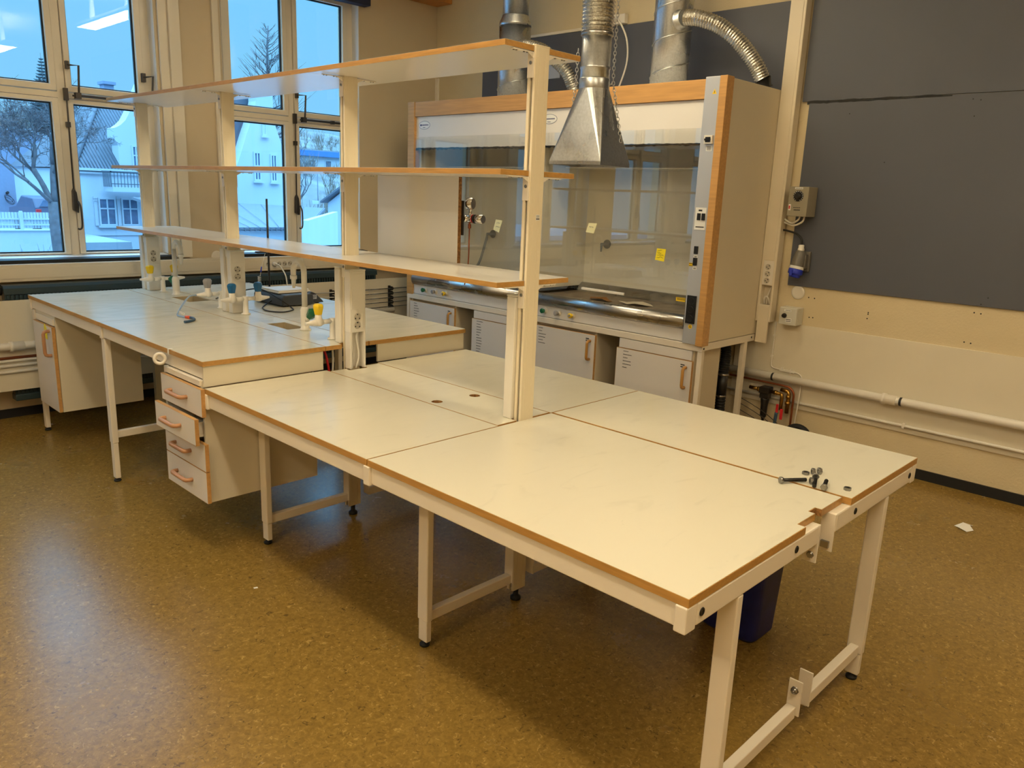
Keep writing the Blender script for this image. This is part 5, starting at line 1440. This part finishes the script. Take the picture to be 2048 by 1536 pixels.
sp_ = thing('spruce', 'dark spruce top showing above the transom of the left window', 'tree', (17.45, 65, -2.6))
new('trunk', MB().cyl((17.45, 65, -2.6), (17.45, 65, 10.1), .16, .012, 8), M['bark'], sp_)
fl = MB(); rnd = random.Random(2)
for i in range(46):
    z = .5+9.4*i/46; R = 2.6*(1-i/47)+.06
    for j in range(13):
        a = rnd.uniform(0, 2*PI); L = R*rnd.uniform(.75, 1.1)
        p0 = Vector((17.45, 65, z)); d = Vector((math.cos(a), math.sin(a), 0))
        pts = [p0, p0+d*L*.5+Vector((0, 0, -.10*L)), p0+d*L+Vector((0, 0, .04*L))]
        fl.tube(pts, [.05+.02*R, .06+.035*R, .015], 4, smooth=False)
        for s in (-1, 1):
            e = Vector((math.cos(a+s*.8), math.sin(a+s*.8), -.1))
            fl.tube([pts[1], pts[1]+e*L*.38], [.05+.02*R, .012], 3, smooth=False)
new('foliage', fl, M['needles'], sp_)

def pane_window(parent, x0, x1, z0, z1, y, vx=(), hz=(), sill=True):
    """house window in a wall facing -Y"""
    f = MB().prism(rect(x0, x1, z0, z1), 'y', y-.05, y+.02, [rect(x0+.07, x1-.07, z0+.07, z1-.07)])
    for v in vx: f.box(v-.03, v+.03, y-.04, y+.02, z0+.07, z1-.07)
    for h in hz: f.box(x0+.07, x1-.07, y-.042, y+.018, h-.03, h+.03)
    w = new('window', f, M['fence'], parent)
    new('pane', MB().box(x0+.06, x1-.06, y-.012, y-.004, z0+.06, z1-.06), M['win_dark'], w)
    if sill: new('sill', MB().box(x0-.08, x1+.08, y-.14, y-.0505, z0-.09, z0-.005), M['fence'], w)
    return w

# white villa with the curved gable
vi = thing('white_villa', 'white villa with curved gable, balcony railing and dark steep roof', 'house', (13, 42, -2.6))
new('wall', MB().box(10.76, 15.3, 38, 48, -2.6, 2.0), M['render_white'], vi)
new('cornice', MB().box(10.70, 15.32, 37.86, 37.999, 1.80, 1.88).box(10.66, 15.36, 37.78, 37.999, 1.93, 2.04), M['render_white'], vi)
new('base_band', MB().box(10.74, 15.31, 37.93, 37.999, -.92, -.84), M['render_white'], vi)
for x0, x1 in ((11.48, 12.24), (12.47, 13.24), (14.2, 15.0)):
    pane_window(vi, x0, x1, -.48, .76, 37.99, ((x0+x1)/2,), (.28,))
    new('pilaster', MB().box(x0-.19, x0-.06, 37.93, 37.989, -.48, .82).box(x0-.21, x0-.05, 37.90, 37.93, .62, .66).box(x0-.21, x0-.05, 37.90, 37.93, .72, .80), M['render_white'], vi)
for x0 in (11.74, 12.14, 12.54):
    pane_window(vi, x0, x0+.34, -1.75, -1.38, 37.99, sill=False)
gab = [(12.62, 2.0), (12.62, 3.10), (12.45, 3.42), (12.45, 3.84), (12.60, 3.90), (12.80, 4.02), (13.02, 4.24), (13.20, 4.56), (13.36, 4.86), (13.55, 5.35), (13.80, 5.9), (14.2, 6.3), (14.9, 6.4), (15.25, 6.2), (15.25, 2.0)]
new('gable', MB().prism(gab, 'y', 38.2, 39.0), M['render_white'], vi)
pane_window(vi, 13.18, 13.56, 2.15, 3.15, 38.19, (13.37,), (2.7,), False)
pane_window(vi, 13.62, 14.3, 2.15, 3.15, 38.19, (13.96,), (2.7,), False)
pane_window(vi, 13.78, 14.2, 4.1, 4.7, 38.19, (), (4.4,), False)
# steep corrugated roof with hipped left end
rf = MB()
E_, Rz = 2.04, 5.85
v = [(10.6, 38.0, E_), (15.4, 38.0, E_), (15.4, 48.2, E_), (10.6, 48.2, E_), (13.75, 43.1, Rz), (15.4, 43.1, Rz)]
vv = [rf.bm.verts.new(p) for p in v]
for f in ((0, 1, 5, 4), (1, 2, 5), (2, 3, 4, 5), (3, 0, 4), (3, 2, 1, 0)): rf.bm.faces.new([vv[i] for i in f])
new('roof', rf, M['roof_dark'], vi)
rb_ = MB()
for i in range(32):
    x = 10.75+i*.145; t0_ = 0.0
    # a rib up the front slope, ended by the hips
    zmax = min(1.0, (x-10.6)/3.15)
    if zmax > .05: rb_.tube([(x, 38.0, E_+.02), (x, 38.0+5.1*zmax, E_+(Rz-E_)*zmax+.02)], .028, 4)
new('roof_ribs', rb_, M['roof_dark'], vi)
new('barge_board', MB().tube([(10.56, 37.95, E_), (13.75, 43.05, Rz+.03)], .14, 6), M['roof_dark'], vi)
ch = new('chimney', MB().box(13.95, 14.42, 43.2, 43.8, 5.3, 6.22), M['render_grey'], vi)
new('chimney_cap', MB().box(13.88, 14.50, 43.1, 43.9, 6.22, 6.36), M['render_grey'], ch)
# balcony
bal = new('balcony', MB().box(11.72, 15.3, 36.7, 37.77, 1.06, 1.26), M['render_white'], vi)
rl = MB().box(11.66, 15.3, 36.68, 36.73, 1.90, 1.95).box(11.66, 15.3, 36.68, 36.73, 1.38, 1.42)
for i in range(26): rl.box(11.66+i*.14, 11.685+i*.14, 36.69, 36.715, 1.26, 1.92)
for i in range(8): rl.box(11.66, 11.685, 36.73+i*.13, 36.755+i*.13, 1.26, 1.92)
rl.box(11.66, 11.70, 36.68, 37.77, 1.90, 1.95)
new('railing', rl, M['roof_dark'], bal)

# grey house, cable coil, wall, fence, car
gh = thing('grey_house', 'grey rendered house with pale roof edge behind the bare tree', 'house', (9, 52, -.75))
new('wall', MB().prism([(3, -.75), (13.76, -.75), (13.76, 2.2), (13.62, 3.40), (12.3, 3.92), (3, 3.92)], 'y', 50, 58), M['render_grey'], gh)
new('roof_edge', MB().prism([(2.8, 3.93), (12.32, 3.93), (13.66, 3.41), (13.80, 2.2), (13.95, 2.2), (13.78, 3.52), (12.36, 4.12), (2.8, 4.12)], 'y', 49.8, 58.2), M['ground'], gh)
pane_window(gh, 12.75, 13.35, .42, 1.45, 49.99, (13.0,), ())
solo('cable_coil', MB().torus((10.84, 49.80, .35), .24, .012, (0, 1, 0), 20, 5, .55).torus((10.90, 49.83, .27), .27, .012, (.1, 1, 0), 20, 5, .5).torus((10.87, 49.86, .20), .24, .012, (0, 1, .1), 20, 5, .45).cyl((10.82, 49.985, .62), (10.82, 49.78, .66), .07), M['gasket'], 'coil of dark cable hung on the grey house wall', 'cable')
solo('retaining_wall', MB().box(-20, 8.6, 31.0, 31.35, -2.6, -.29).box(-20, 8.62, 30.95, 31.4, -.29, -.24), M['render_white'], 'white retaining wall below the picket fence outside', 'wall', bevel=.01)
fe = thing('picket_fence', 'white picket fence on the retaining wall outside the left window', 'fence', (3, 31.2, -.24))
pk = MB()
for i in range(150):
    x = 8.45-i*.098; pk.box(x-.04, x+.04, 31.19, 31.21, -.20, .35)
new('pickets', pk, M['fence'], fe)
for z in (-.08, .12): new('rail', MB().box(-7, 8.55, 31.13, 31.188, z-.025, z+.025), M['fence'], fe)
for x in (8.5, 6.62, 4.7, 2.8, .9, -1.0): new('post', MB().box(x-.05, x+.05, 31.05, 31.128, -.235, .40), M['fence'], fe)
ca = thing('car', 'dark parked car with red tail light behind the tree trunk outside', 'car', (9.15, 37.2, -.75))
cs = [(35.6, -.28), (35.55, .05), (35.62, .36), (35.95, .74), (37.5, .80), (38.4, .38), (39.5, .28), (39.6, -.28)]
new('car_body', MB().prism(cs, 'x', 8.3, 9.95), M['car_paint'], ca, .07, seg=3)
new('rear_window', MB().prism([(8.45, .42), (9.80, .42), (9.66, .66), (8.60, .66)], 'y', 35.58, 35.64), M['win_dark'], ca)
for x in (8.36, 9.72):
    for y in (36.2, 38.9): new('wheel', MB().cyl((x, y, -.44), (x+.18, y, -.44), .30, seg=20), M['rubber'], ca)
for x in (8.30, 9.77): new('tail_light', MB().box(x, x+.18, 35.50, 35.62, .10, .30), M['red'], ca, .01)
bs = MB(); rnd = random.Random(13)
for i in range(34):
    x = rnd.uniform(5.6, 7.4); p = Vector((x, 29.6+rnd.uniform(-.3, .3), -2.6)); pts = [p]; d = Vector((rnd.uniform(-.25, .25), rnd.uniform(-.2, .2), 1))
    L = rnd.uniform(1.5, 2.2)
    for s in range(5):
        d = (d+Vector((rnd.uniform(-.3, .3), rnd.uniform(-.3, .3), 0))).normalized(); pts.append(pts[-1]+d*L/5)
    bs.tube(pts, [.014, .011, .009, .007, .006, .004], 3)
    for s in (3, 4): bs.tube([pts[s], pts[s]+Vector((rnd.uniform(-.25, .25), 0, .2))], .005, 3)
solo('bare_shrub', bs, M['bark'], 'bare twiggy shrub at the foot of the retaining wall', 'shrub')

# white gable house
gb_ = thing('gable_house', 'white gable house with three narrow windows outside the right window', 'house', (17.4, 38, -2.6))
gp = [(15.5, -2.6), (15.5, .85), (15.56, .97), (16.30, 2.65), (16.75, 3.85), (17.10, 4.7), (17.25, 5.3), (17.25, 6.0), (18.10, 6.0), (18.10, 4.55), (18.35, 3.85), (18.70, 2.9), (19.0, 2.1), (19.0, -2.6)]
new('gable_wall', MB().prism(gp, 'y', 34, 34.7), M['render_white'], gb_)
new('wall', MB().box(15.75, 18.9, 35.2, 43, -2.6, 1.0), M['render_white'], gb_)
new('roof', MB().prism([(15.6, .9), (17.6, .9), (17.6, 5.45), (16.0, 5.45)], 'y', 34.8, 42).prism([(16.0, 2.0), (17.55, 5.9), (18.0, 5.9), (18.95, 2.4), (18.95, 1.2), (16, 1.2)], 'y', 34.71, 37), M['roof_dark'], gb_)
pane_window(gb_, 17.02, 17.38, 1.78, 3.08, 33.99, (17.2,), (2.45,))
pane_window(gb_, 17.86, 18.20, 1.76, 3.02, 33.99, (18.03,), (2.42,))
pane_window(gb_, 17.50, 17.72, 3.82, 4.6, 33.99, (17.61,), (4.2,))
# garage, long white wall, tiled house
ga_ = thing('garage', 'low white garage with shallow grey roof below the gable house', 'garage', (14, 28, -2.6))
new('wall', MB().prism([(10.9, 24.2), (13.6, 24.2), (19.2, 31.4), (10.9, 31.4)], 'z', -2.6, .10), M['render_white'], ga_)
gr_ = MB(); gq = [(10.7, 24.0, .22), (13.7, 24.0, .22), (19.4, 31.8, .66), (10.7, 31.8, .95)]
a_ = [gr_.bm.verts.new(p) for p in gq]; b_ = [gr_.bm.verts.new((p[0], p[1], p[2]-.11)) for p in gq]
gr_.bm.faces.new(a_); gr_.bm.faces.new(b_[::-1])
for k in range(4): gr_.bm.faces.new((b_[k], b_[(k+1) % 4], a_[(k+1) % 4], a_[k]))
new('roof', gr_, M['roof_grey'], ga_)
gt = MB().box(10.7, 13.7, 23.94, 23.999, .14, .18)
for i in range(16): gt.box(10.72+i*.19, 10.76+i*.19, 23.93, 23.999, .10, .21)
new('gutter', gt, M['roof_dark'], ga_)
rs2 = MB()
for i in range(9):
    t = i/8; rs2.tube([(10.75+2.9*t, 24.0, .235), (10.75+8.55*t, 31.75, .965-.29*t)], .008, 4)
new('roof_seams', rs2, M['roof_grey'], ga_)
solo('boundary_wall', MB().prism([(11.62, 20.96), (11.78, 20.83), (18.1, 28.80), (17.94, 28.93)], 'z', -2.6, .60), M['render_white'], 'long white boundary wall running away beside the garage roof', 'wall')
th_ = thing('tiled_house', 'small house with tiled roof at the right edge of the right window', 'house', (28.9, 39, -2.6))
new('wall', MB().prism([(36.3, -2.6), (36.3, .66), (39.2, 1.96), (42, .66), (42, -2.6)], 'x', 26.1, 31.5), M['render_white'], th_)
new('roof', MB().prism([(36.0, .66), (36.0, .76), (39.2, 2.15), (42.4, .76), (42.4, .66), (39.2, 2.0)], 'x', 25.8, 32), M['roof_grey'], th_)
tr_ = MB()
for i in range(22): tr_.tube([(25.9+i*.28, 36.02, .78), (25.9+i*.28, 39.2, 2.17)], .06, 5)
new('tile_rows', tr_, M['roof_dark'], th_)
# far house with blue eave, sign, hill and scrub
fa = thing('far_house', 'distant white house with blue eave band on the hillside', 'house', (46, 78, 1))
new('wall', MB().box(42, 52, 75, 84, -1, 4.75), M['render_white'], fa)
new('eave', MB().box(41.7, 52.3, 74.6, 84.4, 4.75, 5.3), M['eave_blue'], fa)
new('roof', MB().box(41.7, 52.3, 74.6, 84.4, 5.3, 5.42), M['ground'], fa)
pane_window(fa, 45.0, 45.9, 3.6, 4.4, 74.99, (45.4,), (), False)
pane_window(fa, 47.05, 47.85, 3.6, 4.4, 74.99, (), (), False)
sg = thing('sign_post', 'thin lamp post with small blank sign plate on the hillside', 'sign', (22.9, 38, -2.6))
new('pole', MB().cyl((22.9, 38, -2.6), (22.9, 38, 2.6), .03, seg=8), M['roof_grey'], sg)
new('sign_plate', MB().box(22.5, 22.9, 37.93, 37.965, .68, .86), M['fence'], sg, .01)
hm = MB(); nx, ny = 46, 30
def hz(x, y):
    t = max(0, min(1, (y-42)/70)); s = max(0, min(1, (x-16)/30))
    t2 = max(0, min(1, (y-54)/14))
    return -2.4 + 12.0*t*s**.7 + 5.6*t2*(1-s) + 1.0*mnoise.noise(Vector((x*.08, y*.08, 0)))
gv = [[hm.bm.verts.new((-30+130*i/nx, 42+110*j/ny, hz(-30+130*i/nx, 42+110*j/ny) if j else -3.0)) for i in range(nx+1)] for j in range(ny+1)]
for j in range(ny):
    for i in range(nx):
        f = hm.bm.faces.new((gv[j][i], gv[j][i+1], gv[j+1][i+1], gv[j+1][i])); f.smooth = True
struct('hill', hm, M['hill'])
sc_ = MB(); rnd = random.Random(77)
def twig_clump(x, y, z, h, n):
    for _ in range(n):
        p = Vector((x+rnd.uniform(-.5, .5)*h*.5, y+rnd.uniform(-.5, .5)*h*.5, z)); d = Vector((rnd.uniform(-.5, .5), rnd.uniform(-.3, .3), 1)).normalized(); L = h*rnd.uniform(.6, 1.1)
        a = p+d*L*.5; b = a+(d+Vector((rnd.uniform(-.4, .4), rnd.uniform(-.3, .3), .1))).normalized()*L*.5
        sc_.tube([p, a, b], [.035, .022, .010], 3, caps=False)
        for _k in range(3):
            e = (d+Vector((rnd.uniform(-.9, .9), rnd.uniform(-.6, .6), .2))).normalized(); q0 = p.lerp(a, rnd.uniform(.4, 1)); sc_.tube([q0, q0+e*L*.35], [.022, .010], 3, caps=False)
for i in range(330):
    y = rnd.uniform(52, 105); u = rnd.uniform(0, 1); x = (.30+.50*u)*(y+.8)+rnd.uniform(-2, 6)
    twig_clump(x, y, hz(x, y)-.1, rnd.uniform(1.2, 2.8), 7)
for i in range(360):
    y = rnd.uniform(60, 84); x = (y+.8)*rnd.uniform(.17, .36)-1.4
    twig_clump(x, y, hz(x, y)-.2, rnd.uniform(2.2, 4.2), 10)
scr = new('hillside_scrub', sc_, M['shrub'], None)
tag(scr, 'bare brown scrub and thickets covering the hillside outside', 'scrub', None, 'stuff')
